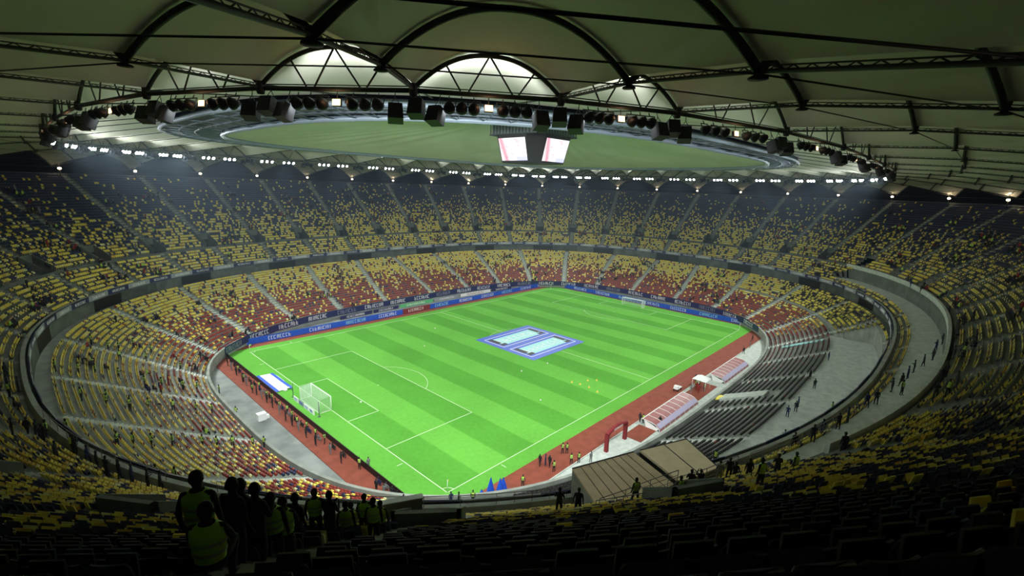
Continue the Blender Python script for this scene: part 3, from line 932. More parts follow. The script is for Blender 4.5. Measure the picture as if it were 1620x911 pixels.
# second row in the wedge behind the far touchline
for k, (x0, x1, base, let) in enumerate(((-26, -16, 'navy_vinyl', 'white'), (-15.5, -7, 'navy_vinyl', 'white'), (-6.5, 6, 'green_vinyl', 'white'), (6.5, 17, 'grey_vinyl', 'white'), (17.5, 31, 'white', 'maroon'), (31.5, 42, 'navy_vinyl', 'white'))):
    bow = lambda x: 43.4 + 2.0 * (1 - (x / 48) ** 2)
    board((x0, bow(x0)), (x1, bow(x1)), 1.0, base, let, f'{base.split("_")[0]} board in the second row behind the far touchline, {ordn(k)} from the left', 'second row boards', 80 + k, face=-1)
# boards hung on the pitchside wall of the bowl (far half)
tl = arct(lowfam(-.03), 44, 0)
k = 0
for j in range(44):
    x0, y0 = sell(tl[j], *lowfam(-.028)); x1, y1 = sell(tl[(j + 1) % 44], *lowfam(-.028))
    xm, ym = (x0 + x1) / 2, (y0 + y1) / 2
    if not ((ym > 36) or (xm > 40 and ym > -37)): continue
    kk = j % 4
    board((x1, y1), (x0, y0), 1.7, 'navy_vinyl', 'white' if kk != 1 else 'grey_vinyl', f'navy board with pale lettering on the pitchside wall, {ordn(k)} counting round from the right corner', 'pitchside wall boards', 120 + j, z=.75, fill=.62, face=-1, lh=.62, frac=.05)
    k += 1
# near goal line: black backed boards
for k in range(9):
    y0 = 38 - 78.0 * k / 9
    r = board((-57.1, y0), (-57.1, y0 - 78.0 / 9), .9, 'black', 'white', f'black-backed board behind the near goal line, {ordn(k)} from the far end', 'near goal line boards', 60 + k, face=1)
# small boards right behind the goal net and the folded banner
for k in range(4):
    y0 = 4.2 - 2.0 * k
    board((-55.35, y0), (-55.35, y0 - 1.85), .8, 'white' if k != 1 else 'grey_vinyl', 'blue', f'small white board behind the near goal, {ordn(k)} from the left', 'small boards behind the near goal', 300 + k, face=-1)
# ribbon boards on the edge of the upper tier
tr = arct(upfam(-.02), 88, 0)
k = 0
for j in range(88):
    x0, y0 = sell(tr[j], *upfam(-.03)); x1, y1 = sell(tr[(j + 1) % 88], *upfam(-.03))
    if ((x0 - CAM.x) * fw.x + (y0 - CAM.y) * fw.y) < 20: continue
    r = board((x1, y1), (x0, y0), .95, 'navy_vinyl' if j % 2 else 'grey_vinyl', 'white', f'{"navy" if j % 2 else "grey"} ribbon board on the edge of the upper tier, {where(x0, y0)} side, {ordn(k)} counting round', 'upper tier ribbon boards', 200 + j, z=14.1, fill=.6, lh=.5, face=-1)
    k += 1

# banner mat on the centre circle
root = empty('centre_mat', (0, -1.7, .02))
b = MB(); b.box((0, 0, .01), (19.4, 18.9, .02)); b.build('cloth', 'blue', root)
for sy_, nm in ((1, 0), (-1, 1)):
    cy = sy_ * 4.35
    b = MB()
    for q in ((0, 3.35, 16.6, .18), (0, -3.35, 16.6, .18), (-8.3, 0, .18, 6.9), (8.3, 0, .18, 6.9)): b.box((q[0], cy + q[1], .028), (q[2], q[3], .016))
    b.build('border_stripe', 'white', root)
    b = MB(); b.box((0, cy, .026), (14.6, 4.6, .012)); b.build('panel', 'cyan', root)
    b = MB(); g = MB(); glyphs(g, 12.6, 2.3, 0, 500 + nm, 0, .98)
    g.v = [(x_ - 6.4, z_ * 1.0 + cy - 1.15, .04 + (y_ > 0) * .004) for x_, y_, z_ in g.v]; g.build('lettering', 'white', root)
    b = MB(); 
    for sx_ in (-1, 1): b.box((sx_ * 7.2, cy + .9, .036), (1.3, 3.6, .01)); b.box((sx_ * 6.9, cy - 1.9, .036), (1.9, 1.2, .01))
    b.build('corner_patch', 'black', root)
tag(root, 'large square blue mat with two framed white and cyan panels on the centre spot', 'mat')

# folded banner behind the near goal
root = empty('folded_banner', (-55.3, 14.0, .03), -PI / 2)
b = MB()
P = [[(-5.0, -1.6, .02), (-4.0, 1.6, .25)], [(-3, -1.7, .05), (-2, 1.7, .3)], [(0, -1.7, .04), (1.0, 1.7, .28)], [(3.0, -1.6, .06), (3.8, 1.5, .32)], [(4.8, -1.4, .03), (5.0, 1.2, .3)]]
b.grid(P, 0, False); b.build('cloth', 'white', root)
b = MB(); b.grid([[(x_, y0_ + .02 * 0, z_ + .015) for x_, y0_, z_ in ((r_[0][0] * .99, -1.25 + .0, r_[0][2] + .04), (r_[0][0] + .25, -.6, r_[0][2] + .09))] for r_ in P], 0, False)
b.grid([[(r_[0][0] + .85, 1.1, r_[1][2] - .02), (r_[1][0], 1.62, r_[1][2] + .02)] for r_ in P], 0, False)
b.build('stripe', 'blue', root)
b = MB(); b.box((4.6, .2, .12), (1.6, .5, .2), 0, Matrix.Rotation(.3, 3, 'Z')); b.build('rolled_edge', 'white', root)
tag(root, 'white banner with blue stripes laid half folded behind the near goal line', 'banner')

# ------------------------------------------------------------------ goals
def goal(sx_, label):
    root = empty('football_goal', (sx_ * 52.5, 0, 0), 0 if sx_ > 0 else PI)
    b = MB()
    b.tube([(0, -3.66, 0), (0, -3.66, 2.44)], .07, 8); b.tube([(0, 3.66, 0), (0, 3.66, 2.44)], .07, 8); b.tube([(0, -3.72, 2.44), (0, 3.72, 2.44)], .07, 8)
    b.build('goal_frame', 'white', root)
    b = MB(); D = 2.0
    for s_ in (-1, 1): b.tube([(D, s_ * 3.66, 0), (D, s_ * 3.66, 2.3)], .04, 6); b.tube([(D, s_ * 3.66, .03), (0, s_ * 3.66, .03)], .04, 6)
    b.tube([(D, -3.66, .03), (D, 3.66, .03)], .04, 6)
    b.build('rear_stanchion', 'white', root)
    b = MB(); r = .014; st = .22
    def cord(p, q): b.tube([p, q], r, 3, cap=False)
    n = int(7.32 / st)
    for i in range(n + 1):
        y = -3.66 + 7.32 * i / n
        cord((0, y, 2.44), (D, y, 2.28)); cord((D, y, 2.28), (D, y, 0))
    for i in range(11):
        z = 2.28 * i / 10
        cord((D, -3.66, z), (D, 3.66, z))
        for s_ in (-1, 1): cord((0, s_ * 3.66, 2.44 * i / 10), (D, s_ * 3.66, z))
    for i in range(10):
        x = D * i / 9; cord((x, -3.66, 2.44 - .08 * x), (x, 3.66, 2.44 - .08 * x))
        for s_ in (-1, 1): cord((x, s_ * 3.66, 0), (x, s_ * 3.66, 2.44 - .08 * x))
    b.build('net', 'net', root)
    tag(root, label, 'goal')
goal(-1, 'white football goal with net at the near left goal line')
goal(1, 'white football goal with net at the far goal line in front of blue boards')
for k, y in enumerate((5.4, -4.6)):
    b = MB(); b.tube([(0, 0, 0), (0, 0, 2.6)], .06, 6); b.lathe([(.25, 0), (.25, .05), (.08, .08)], 10)
    o = b.build('net_post', 'galv_dark', None, (-55.0, y, 0)); tag(o, f'dark net post standing behind the near goal, {"left" if k == 0 else "right"} one of the two', 'post', 'net posts behind the near goal')

def corner_flag():
    root = empty('corner_flag')
    b = MB(); b.tube([(0, 0, 0), (0, 0, 1.55)], .03, 6); b.build('pole', 'white', root)
    b = MB(); b.grid([[(0, 0, 1.52), (0, 0, 1.15)], [(.2, .04, 1.47), (.2, .05, 1.14)], [(.4, -.02, 1.45), (.4, -.01, 1.12)]], 0, True)
    b.grid([[(0, .012, 1.52), (0, .012, 1.15)], [(.2, .052, 1.47), (.2, .062, 1.14)], [(.4, -.008, 1.45), (.4, .002, 1.12)]], 0, True, True)
    b.build('flag', 'vest', root); return Proto(root)
CF = corner_flag()
for x, y, nm in ((-52.5, -34, 'nearest'), (-52.5, 34, 'left'), (52.5, 34, 'far'), (52.5, -34, 'right')):
    tag(CF.put((x, y, 0), .4, scale=1.15), f'yellow corner flag on a white pole at the {nm} corner of the pitch', 'corner flag', 'corner flags')

# footballs and cones
def ball():
    b = MB(); k = 10
    b.lathe([(.11 * math.sin(PI * i / 8), .11 - .11 * math.cos(PI * i / 8)) for i in range(9)], 12); return b.mesh('football', ['white'])
bm_ = ball()
for k, (x, y) in enumerate(((-24.1, -25.2), (-16.5, -13.7), (-11.5, 21.6), (-47.6, -4.5), (-22.0, 12.0), (-9.0, -14.5))):
    o = link('football', bm_, None, (x, y, .012)); o.scale = (1.3,) * 3
    tag(o, ('white football on the grass ' + ('level with the near penalty area edge', 'between the mat and the cones', 'far left of the mat', 'in the near goal area', 'above the near penalty arc', 'just below the near edge of the mat')[k]), 'ball', 'footballs')
def cone_():
    b = MB(); b.lathe([(0, .0), (.22, .0), (.22, .03), (.15, .04), (.05, .32), (0, .33)], 12); return b.mesh('training_cone', ['orange'])
cm_ = cone_()
for k, (x, y) in enumerate(((-13.2, -24.1), (-12.8, -25.8), (-12.7, -27.8), (-13.3, -30.1), (-10.1, -25.7), (-8.7, -26.9))):
    o = link('training_cone', cm_, None, (x, y, 0)); tag(o, f'small orange training cone on the grass near the right touchline, {ordn(k)} of the cluster', 'cone', 'training cones')

# ------------------------------------------------------------------ dugouts, arch, pitchside kit (near touchline)
def dugout(x0, x1, label):
    L = x1 - x0; root = empty('dugout', ((x0 + x1) / 2, -43.6, .04))
    b = MB()
    prof = [(-1.9, 0), (-1.8, .45), (-1.1, .95), (-.4, 1.15), (1.2, 1.25)]
    b.grid([[(-L / 2, y, z) for y, z in prof], [L / 2, 0, 0] and [(L / 2, y, z) for y, z in prof]], 0, False)
    b.grid([[(-L / 2, y + .05, z - .05) for y, z in prof], [(L / 2, y + .05, z - .05) for y, z in prof]], 0, False, True)
    b.build('canopy', 'glass', root)
    b = MB(); b.quad((-L / 2 + .2, -1.84, .5), (L / 2 - .2, -1.84, .5), (L / 2 - .2, -1.14, 1.0), (-L / 2 + .2, -1.14, 1.0)); b.build('rear_panel', 'violet', root)
    b = MB()
    for i in range(9):
        x = -L / 2 + L * i / 8
        b.tube([(x, y, z) for y, z in prof], .05, 6)
    b.tube([(-L / 2, 1.2, 1.25), (L / 2, 1.2, 1.25)], .05, 6)
    for s_ in (-1, 1): b.quad((s_ * L / 2, -1.3, 0), (s_ * L / 2, .5, 0), (s_ * L / 2, .9, 1.2), (s_ * L / 2, -1.7, .5))
    b.build('frame', 'white', root)
    for i in range(int(L / .7)):
        x = -L / 2 + .5 + i * .7
        if x > L / 2 - .3: break
        b = MB(); b.box((x, -.5, .4), (.5, .45, .12)); b.box((x, -.75, .62), (.5, .1, .5), 0, Matrix.Rotation(.15, 3, 'X')); b.box((x, -.5, .17), (.12, .3, .34))
        b.build('bench_seat', 'blue_cloth' if i % 3 else 'grey_cloth', root)
    b = MB(); g = MB(); glyphs(g, L, .7, 0, int(x0) + 900, .6, .85); g.v = [(x_ - L / 2, -1.37 + y_ * .5 - .12 + z_ * .9, z_ * .75 + .45) for x_, y_, z_ in g.v]; g.build('lettering', 'white', root)
    tag(root, label, 'dugout', 'team dugouts')
dugout(-19.0, -4.0, 'long low dugout with pinkish canopy, nearer of the two beside the red track')
dugout(9.0, 23.5, 'long low dugout with pinkish canopy, farther of the two beside the red track')
root = empty('entrance_arch', (-27.4, -42.6, 0.05), 0)
b = MB(); b.box((-2.6, 0, 1.3), (.5, .5, 2.6)); b.build('left_pillar', 'maroon', root)
b = MB(); b.box((2.6, 0, 1.3), (.5, .5, 2.6)); b.build('right_pillar', 'maroon', root)
b = MB(); P = [(-2.75 + 5.5 * i / 8, 0, 2.65 + .5 * math.sin(PI * i / 8)) for i in range(9)]; b.tube(P, .32, 8); b.build('arch_beam', 'maroon', root)
g = MB(); glyphs(g, 2.6, .3, 0, 77, -1.3, .9); g.v = [(x_, y_ - .34, z_ + 2.9) for x_, y_, z_ in g.v]; g.build('lettering', 'white', root)
tag(root, 'maroon entrance arch over the way onto the track, left of the dugouts', 'arch')
# red carpet patches and pale mats
for k, (x, y, sx_, sy_, mt, lb) in enumerate(((-21.5, -43.4, 5, 3, 'track', 'red mat on the concrete between the arch and the near dugout'), (1.0, -43.4, 11, 3.2, 'track', 'red mat on the concrete between the two dugouts'))):
    b = MB(); b.box((0, 0, .02), (sx_, sy_, .03)); b.box((0, 0, .037), (sx_ - .3, sy_ - .3, .01)); o = b.build('floor_mat', mt, None, (x, y, .05)); tag(o, lb, 'mat')
# white ambulance stretcher-like cart on the track, parasol-like blue flags
root = empty('ground_cart', (-1.0, -40.2, 0))
b = MB(); b.box((0, 0, .55), (2.0, .9, .12)); b.box((-.6, 0, .85), (.7, .8, .5)); b.build('body', 'white', root)
for x in (-.7, .7):
    for y in (-.4, .4):
        b = MB(); b.lathe([(0, -.06), (.24, -.06), (.28, 0), (.24, .06), (0, .06)], 12, 0, (x, y, .28), Matrix.Rotation(PI / 2, 3, 'X')); b.build('wheel', 'black', root)
b = MB(); b.tube([(.9, -.3, .6), (1.1, -.3, 1.1), (1.1, .3, 1.1), (.9, .3, .6)], .03, 6); b.build('handle', 'galv', root)
tag(root, 'small white cart parked on the red track by the far dugout', 'cart')
root = empty('medical_tent', (3.2, -43.0, .05))
b = MB(); b.lathe([(1.9, 2.0), (1.85, 2.05), (.9, 2.45), (0, 2.8)], 4, 0, (0, 0, 0), Matrix.Rotation(PI / 4, 3, 'Z')); b.build('canopy', 'white', root)
for x in (-1.25, 1.25):
    for y in (-1.25, 1.25): b = MB(); b.tube([(x, y, 0), (x, y, 2.02)], .04, 6); b.build('leg', 'white', root)
tag(root, 'small white canopy tent between the two dugouts', 'tent')
# tunnel mouth jutting into the main stand
root = empty('players_tunnel', (-2.5, -50.0, 1.0), -PI / 2); root.rotation_euler = (0, -.42, -PI / 2)
b = MB(); b.box((3.2, 0, 1.4), (7.5, 2.8, .25), 0, Matrix.Rotation(0, 3, 'Y')); b.build('roof_panel', 'concrete_pale', root)
b = MB(); b.box((3.2, 1.4, .4), (7.5, .15, 2.2)); b.box((3.2, -1.4, .4), (7.5, .15, 2.2)); b.build('side_wall', 'concrete_pale', root)
b = MB(); b.lathe([(0, .25), (.8, .22), (1.15, .0), (1.2, -.1)], 12, 0, (-1.2, 0, 1.4)); b.build('yellow_awning', 'yellow', root)
tag(root, 'pale players tunnel roof with a yellow awning cutting into the dark main stand seats', 'tunnel')
root = empty('stairway_cover', (35.0, -51.6, 2.6), -PI / 2 + .15); root.rotation_euler = (0, -.42, -PI / 2 + .15)
b = MB(); b.box((2.0, 0, 1.2), (8.5, 1.6, .25)); b.build('roof_panel', 'cyan', root)
b = MB(); b.box((2, .8, .2), (8.5, .12, 2.0)); b.box((2, -.8, .2), (8.5, .12, 2.0)); b.build('side_wall', 'concrete_pale', root)
tag(root, 'long pale blue stairway cover among the red seats of the main stand', 'stairway cover')
# blue furled flags near the near right corner
for k, (x, y, h) in enumerate(((-49.6, -38.6, 2.9), (-48.4, -39.1, 2.5), (-50.6, -38.2, 1.6), (-47.6, -38.9, 2.2))):
    root = empty('furled_flag', (x, y, 0), k)
    b = MB(); b.tube([(0, 0, 0), (.15, 0, h)], .04, 6); b.build('pole', 'galv_dark', root)
    b = MB(); b.lathe([(.0, .25), (.65, .3), (.55, h * .3), (.28, h * .7), (.05, h)], 8, 0, (.05, 0, 0)); b.build('cloth', 'blue', root)
    tag(root, f'furled blue flag standing beside the track at the near right corner, {ordn(k)} of the bunch', 'flag', 'furled blue flags')
b = MB(); b.box((0, 0, .55), (1.2, .9, 1.1)); b.box((0, 0, 1.14), (1.3, 1.0, .08)); b.box((.9, .1, .3), (.5, .5, .6)); o = b.build('equipment_box', 'white', None, (-61.9, .6, -.07)); tag(o, 'white equipment box on the grey apron behind the near goal', 'box')

# ------------------------------------------------------------------ camera shelter at the front of the upper tier
def slab(name, P, th, mt, parent):
    b = MB(); n = len(P)
    b.v += [tuple(p) for p in P] + [(p[0], p[1], p[2] - th) for p in P]
    b.face(tuple(range(n))); b.face(tuple(range(2 * n - 1, n - 1, -1)))
    for i in range(n): b.face((i, n + i, n + (i + 1) % n, (i + 1) % n))
    return b.build(name, mt, parent)
def un(px_, py_, z):
    d = fw + rt2 * ((px_ - 810) / FPX) + up2 * ((455.5 - py_) / FPX); return CAM + d * ((z - CAM.z) / d.z)
# ===PART2
root = empty('camera_shelter')
zc = 17.1
A_, B_, C2, D_, E_, F_ = un(905, 742, zc), un(1003, 715, zc), un(1085, 695, zc), un(1137, 741, zc), un(1060, 767, zc), un(945, 806, zc)
C2 = Vector((-48.9, -61.0, zc)); A_ = Vector((-59.4, -56.9, zc)); B_ = Vector((-54.0, -58.9, zc)); D_ = Vector((-51.2, -64.5, zc)); E_ = Vector((-55.7, -63.1, zc)); F_ = Vector((-61.8, -60.8, zc))
B2, E2 = B_ + (C2 - B_) * .12, E_ + (D_ - E_) * .13
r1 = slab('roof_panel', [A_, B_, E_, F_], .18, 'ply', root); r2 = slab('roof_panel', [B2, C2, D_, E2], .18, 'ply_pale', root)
b = MB()      # seams and battens of the plank roof
for k in range(1, 8):
    p, q = A_.lerp(B_, k / 8), F_.lerp(E_, k / 8); b.tube([p + Vector((0, 0, .01)), q + Vector((0, 0, .01))], .03, 4)
b.tube([B2.lerp(C2, .5), E2.lerp(D_, .5)], .05, 4); b.tube([C2, D_], .06, 4); b.tube([B2, C2], .06, 4); b.tube([A_, B_], .07, 4)
b.build('batten', 'steel', root)
b = MB()
dn = Vector((0, 0, -3.2))
for p, q in ((A_, B_), (B2, C2), (C2, D_), (F_, A_), (F_, E_), (E2, D_)): b.quad(p + Vector((0, 0, -.15)), q + Vector((0, 0, -.15)), q + dn, p + dn)
b.build('side_wall', 'concrete', root)
tag(root, 'long low shelter with two plywood roof panels at the front edge of the upper tier', 'shelter')

def profile_z(x, y):
    lo, hi = 0.0, 1.0
    def g(s):
        A, B, n = upfam(s); return (abs(x) / A) ** n + (abs(y) / B) ** n - 1
    if g(0) < 0: return None
    for _ in range(25):
        mm = (lo + hi) / 2
        if g(mm) > 0: lo = mm
        else: hi = mm
    k = int(lo * NR_U)
    if in_walk(x, y) and 2 <= k < 7: k = 2
    return Z0U + DZU * k
def rail(label, pts, h=1.1, n_r=3, sp=1.3, group=None):
    root = empty('guard_rail', pts[0]); o0 = Vector(pts[0])
    P = []
    for a, c in zip(pts[:-1], pts[1:]):
        a, c = Vector(a), Vector(c); k = max(1, int((c - a).length / sp))
        P += [a.lerp(c, i / k) for i in range(k)]
    P.append(Vector(pts[-1])); P = [p - o0 for p in P]
    for j in range(n_r):
        b = MB(); z = h * (1 - j / n_r); b.tube([p + Vector((0, 0, z)) for p in P], .028 if j == 0 else .018, 6); b.build('rail', 'steel_paint', root)
    for p in P: b = MB(); b.tube([p, p + Vector((0, 0, h))], .025, 6); b.build('post', 'steel_paint', root)
    tag(root, label, 'railing', group)
M['steel_paint'] = mat('painted_railing', (.20, .19, .16), .5, .3)
tq = lambda x, y: inv_t(x, y, *upfam(0))
def along(xa, ya, xb, yb, q, z, n=10):
    t0, t1 = tq(xa, ya), tq(xb, yb); out = []
    for i in range(n + 1):
        x, y = sell(t0 + (t1 - t0) * i / n, *upfam(q)); out.append((float(x), float(y), z))
    return out
rail('long guard rail on the parapet of the upper tier below the photographer', along(-74, -37, -60.5, -57.5, -.01, 15.0), .85, 2)
rail('guard rail along the front parapet of the upper tier, left of the dark group', along(-86, -16, -76, -33, -.01, 15.0), .8, 2)
rail('guard rail climbing the steps behind the left half of the plywood roof', [(-62.5, -61.2, 17.3), (-61.3, -62.3, 17.9), (-59.2, -62.9, 17.9), (-57.6, -64.0, 18.4)], 1.1, 3, 1.1)
rail('guard rail across the back edge of the plywood roof', [(-57.4, -63.3, 17.2), (-54.0, -64.6, 17.2), (-50.6, -65.6, 17.2)], 1.1, 3, 1.2)
rail('guard rail in front of the yellow seats behind the plywood roof', [(-64.6, -62.2, 18.8), (-61.6, -64.0, 18.8), (-57.0, -66.3, 18.8)], 1.05, 3, 1.2)
rail('guard rail on the concrete walkway right of the plywood roof', along(-47, -66, -28, -71, .045, 15.5), 1.1, 3, 1.5)
# pale parapet blocks at the head of the steps
def block(P, z0, z1, label, mt='concrete', th=.3):
    root = empty('concrete_parapet', (*P[0], z0)); o0 = Vector((P[0][0], P[0][1], 0)); 
    root.location = (P[0][0], P[0][1], z0)
    b = MB()
    for a, c in zip(P[:-1], P[1:]):
        a, c = Vector((*a, 0)), Vector((*c, 0)); d = c - a; L = d.length; an = math.atan2(d.y, d.x)
        m_ = (a + c) / 2 - o0; b.box((m_.x, m_.y, (z1 - z0) / 2), (L + th, th, z1 - z0), 0, Matrix.Rotation(an, 3, 'Z'))
    b.build('wall_block', mt, root)
    b = MB()
    for a, c in zip(P[:-1], P[1:]):
        a, c = Vector((*a, 0)), Vector((*c, 0)); d = c - a; L = d.length; an = math.atan2(d.y, d.x)
        m_ = (a + c) / 2 - o0; b.box((m_.x, m_.y, (z1 - z0) + .04), (L + th + .1, th + .1, .08), 0, Matrix.Rotation(an, 3, 'Z'))
    b.build('coping', 'concrete_pale', root)
    tag(root, label, 'parapet')
block([(-71.7, -55.0), (-76.9, -52.3)], 17.0, 19.9, 'concrete parapet at the head of the steps, right of the dark group of stewards')
block([(-70.9, -54.6), (-67.0, -58.6)], 16.4, 17.9, 'dark concrete parapet running to the middle of the picture below the corner flag')

# ------------------------------------------------------------------ people
def skin_mesh(name, verts, edges, radii, sub=1):
    me = bpy.data.meshes.new(name); me.from_pydata(verts, edges, [])
    o = bpy.data.objects.new(name, me); COL.objects.link(o)
    bm = bmesh.new(); bm.from_mesh(me); bm.verts.layers.skin.verify(); bm.to_mesh(me); bm.free()
    o.modifiers.new('skin', 'SKIN')
    sv = me.skin_vertices[0].data
    for i, r in enumerate(radii):
        sv[i].radius = (r, r) if not hasattr(r, '__len__') else r
    sv[0].use_root = True
    o.modifiers['skin'].use_smooth_shade = True
    s_ = o.modifiers.new('sub', 'SUBSURF'); s_.levels = sub; s_.render_levels = sub
    dg = bpy.context.evaluated_depsgraph_get(); dg.update()
    out = bpy.data.meshes.new_from_object(o.evaluated_get(dg))
    bpy.data.objects.remove(o)
    out.name = name
    return out
def person_mesh(pose, fingers):
    V, E_, R = [], [], []
    def v(p, r, par=None):
        V.append(p); R.append(r)
        if par is not None: E_.append((par, len(V) - 1))
        return len(V) - 1
    sit = pose == 'crouch'
    dz = -.48 if sit else 0.0
    pel = v((0, 0, .95 + dz), (.155, .12))
    sp1 = v((.01, 0, 1.12 + dz), (.15, .11), pel); ch = v((.02, 0, 1.34 + dz), (.175, .12), sp1)
    nk = v((.02, 0, 1.49 + dz), (.075, .075), ch); n2 = v((.03, 0, 1.555 + dz), (.055, .055), nk)
    h1 = v((.045, 0, 1.63 + dz), (.078, .085), n2); h2 = v((.04, 0, 1.71 + dz), (.078, .09), h1); v((.03, 0, 1.765 + dz), (.045, .05), h2)
    v((.125, 0, 1.655 + dz), (.018, .018), h1)      # nose
    for s in (-1, 1):
        v((.04, s * .095, 1.66 + dz), (.018, .012), h1)
        hp = v((0, s * .10, .90 + dz), (.105, .10), pel)
        if sit:
            kn = v((.42, s * .16, .52), (.07, .07), hp); an = v((.16, s * .16, .12), (.045, .045), kn)
            v((.16, s * .17, .05), (.045, .04), an); v((.36, s * .18, .035), (.035, .03), an)
        else:
            st = .10 if pose == 'walk' else .03
            kn = v((.03 + s * st, s * .12, .50), (.072, .072), hp); an = v((-.01 + s * st * 1.6, s * .13, .10), (.045, .048), kn)
            ft = v((.06 + s * st * 1.6, s * .14, .045), (.042, .04), an); v((.19 + s * st * 1.6, s * .15, .035), (.034, .03), ft)
        sh = v((.01, s * .185, 1.43 + dz), (.07, .07), ch)
        if pose in ('stand', 'walk'):
            el = v((-.02, s * .255, 1.15), (.045, .045), sh); wr = v((.07, s * .26, .90), (.031, .033), el); hd = v((.10, s * .255, .83), (.036, .024), wr); f0 = (.12, s * .25, .80); fd = (.03, 0, -.06)
        elif pose == 'hold':
            el = v((.06, s * .26, 1.17), (.045, .045), sh); wr = v((.28, s * .12, 1.24), (.031, .033), el); hd = v((.34, s * .07, 1.26), (.034, .026), wr); f0 = (.37, s * .05, 1.27); fd = (.05, -s * .02, .01)
        elif pose == 'cam':
            el = v((.14, s * .27, 1.30), (.045, .045), sh); wr = v((.28, s * .13, 1.52), (.031, .033), el); hd = v((.31, s * .08, 1.58), (.034, .026), wr); f0 = (.33, s * .06, 1.60); fd = (.03, -s * .03, .03)
        else:
            el = v((.12, s * .25, 1.18 + dz), (.045, .045), sh); wr = v((.32, s * .12, 1.12 + dz), (.031, .033), el); hd = v((.37, s * .08, 1.12 + dz), (.034, .026), wr); f0 = (.39, s * .06, 1.12 + dz); fd = (.04, -s * .02, -.02)
        if fingers:
            for q, ln in enumerate((.8, 1.0, 1.05, .9)):
                o_ = (q - 1.5) * .019
                b0 = v((f0[0], f0[1] + (0 if abs(fd[2]) < .04 else 0), f0[2] + o_) if abs(fd[2]) < .05 else (f0[0] + o_, f0[1], f0[2]), .0095, hd)
                m_ = v(tuple(V[b0][i] + fd[i] * .55 * ln for i in range(3)), .0088, b0)
                v(tuple(V[m_][i] + fd[i] * .35 * ln + (0, -s * .014, 0)[i] for i in range(3)), .0078, m_)
            tb = v((hd and V[hd][0] + .02, V[hd][1] - s * .025, V[hd][2] + .01), .011, hd); v((V[tb][0] + .025, V[tb][1] - s * .012, V[tb][2] + .005), .009, tb)
    me = skin_mesh('person_' + pose, V, E_, R, 1)
    co = np.empty(len(me.vertices) * 3, np.float32); me.vertices.foreach_get('co', co); co = co.reshape(-1, 3)
    mi = np.zeros(len(me.polygons), np.int32)
    handc = [V[i] for i in range(len(V)) if (hasattr(R[i], '__len__') and R[i] in ((.036, .024), (.034, .026)))]
    for p in me.polygons:
        c = co[list(p.vertices)].mean(0)
        if c[2] > 1.535 + dz and abs(c[1]) < .13 and c[0] < .2: mi[p.index] = 2
        elif any((c[0] - h[0]) ** 2 + (c[1] - h[1]) ** 2 + (c[2] - h[2]) ** 2 < .0085 for h in handc): mi[p.index] = 2
        elif c[2] < .96 + dz and abs(c[1]) < .24: mi[p.index] = 1
        elif sit and c[2] < .62: mi[p.index] = 1
    me.polygons.foreach_set('material_index', mi)
    return me
M['reflect'] = mat('reflective_tape', (.30, .34, .22), .5)
def vest_mesh(dz=0.0):
    b = MB(); P = []
    k = 20
    prof = [(1.00, .185, .145), (1.12, .19, .15), (1.25, .205, .155), (1.36, .215, .155), (1.43, .205, .14), (1.475, .15, .11), (1.505, .10, .09)]
    for z, ry, rx in prof:
        P.append([(.012 + rx * math.cos(2 * PI * j / k), ry * math.sin(2 * PI * j / k), z + dz) for j in range(k + 1)])
    b.grid(P, 0, True, True)
    n = len(b.v)
    # reflective band
    for zb in (1.10, 1.24):
        b.grid([[(.012 + .158 * math.cos(2 * PI * j / k), .203 * math.sin(2 * PI * j / k) * (1 + (zb - 1.1) * .6), zb + dz + q) for j in range(k + 1)] for q in (0, .05)], 1, True, True)
    return b.mesh('vest', ['vest', 'reflect'])
def hair_mesh(dz=0.0):
    b = MB(); P = []
    for i in range(7):
        a = PI * .5 * i / 6; row = []
        for j in range(17):
            t = 2 * PI * j / 16
            row.append((.03 + .098 * math.cos(a) * math.cos(t) - .012, .094 * math.cos(a) * math.sin(t), 1.69 + dz + .115 * math.sin(a) - (.055 * max(0, -math.cos(t)) * math.cos(a))))
        P.append(row)
    b.grid(P, 0, True, True); return b.mesh('hair', ['hair'])
def cap_mesh(dz=0.0): return None
VEST = {0: vest_mesh(0), 1: vest_mesh(-.48)}; HAIR = {0: hair_mesh(0), 1: hair_mesh(-.48)}
PM = {}
OUTFIT = {'dark': ('dark_cloth', 'trousers', 'skin'), 'navy': ('blue_cloth', 'trousers', 'skin'), 'red': ('red_cloth', 'trousers', 'skin'), 'grey': ('grey_cloth', 'trousers', 'skin')}
def pmesh(pose, fit, fingers):
    key = (pose, fit, fingers)
    if key not in PM:
        base = next((m_ for (p_, f_, g_), m_ in PM.items() if p_ == pose and g_ == fingers), None)
        me = base.copy() if base else person_mesh(pose, fingers)
        me.materials.clear()
        for q in OUTFIT[fit]: me.materials.append(M[q])
        PM[key] = me
    return PM[key]
def person(x, y, z, rz, pose, fit, vest, label, group=None, near=False, sc_=1.0):
    root = empty('person', (x, y, z), rz); root.scale = (sc_,) * 3
    link('body', pmesh(pose, fit, near), root)
    s = 1 if pose == 'crouch' else 0
    link('hair', HAIR[s], root)
    if vest: link('vest', VEST[s], root)
    tag(root, label, 'person', group); return root
toC = lambda x, y: math.atan2(-y, -x)
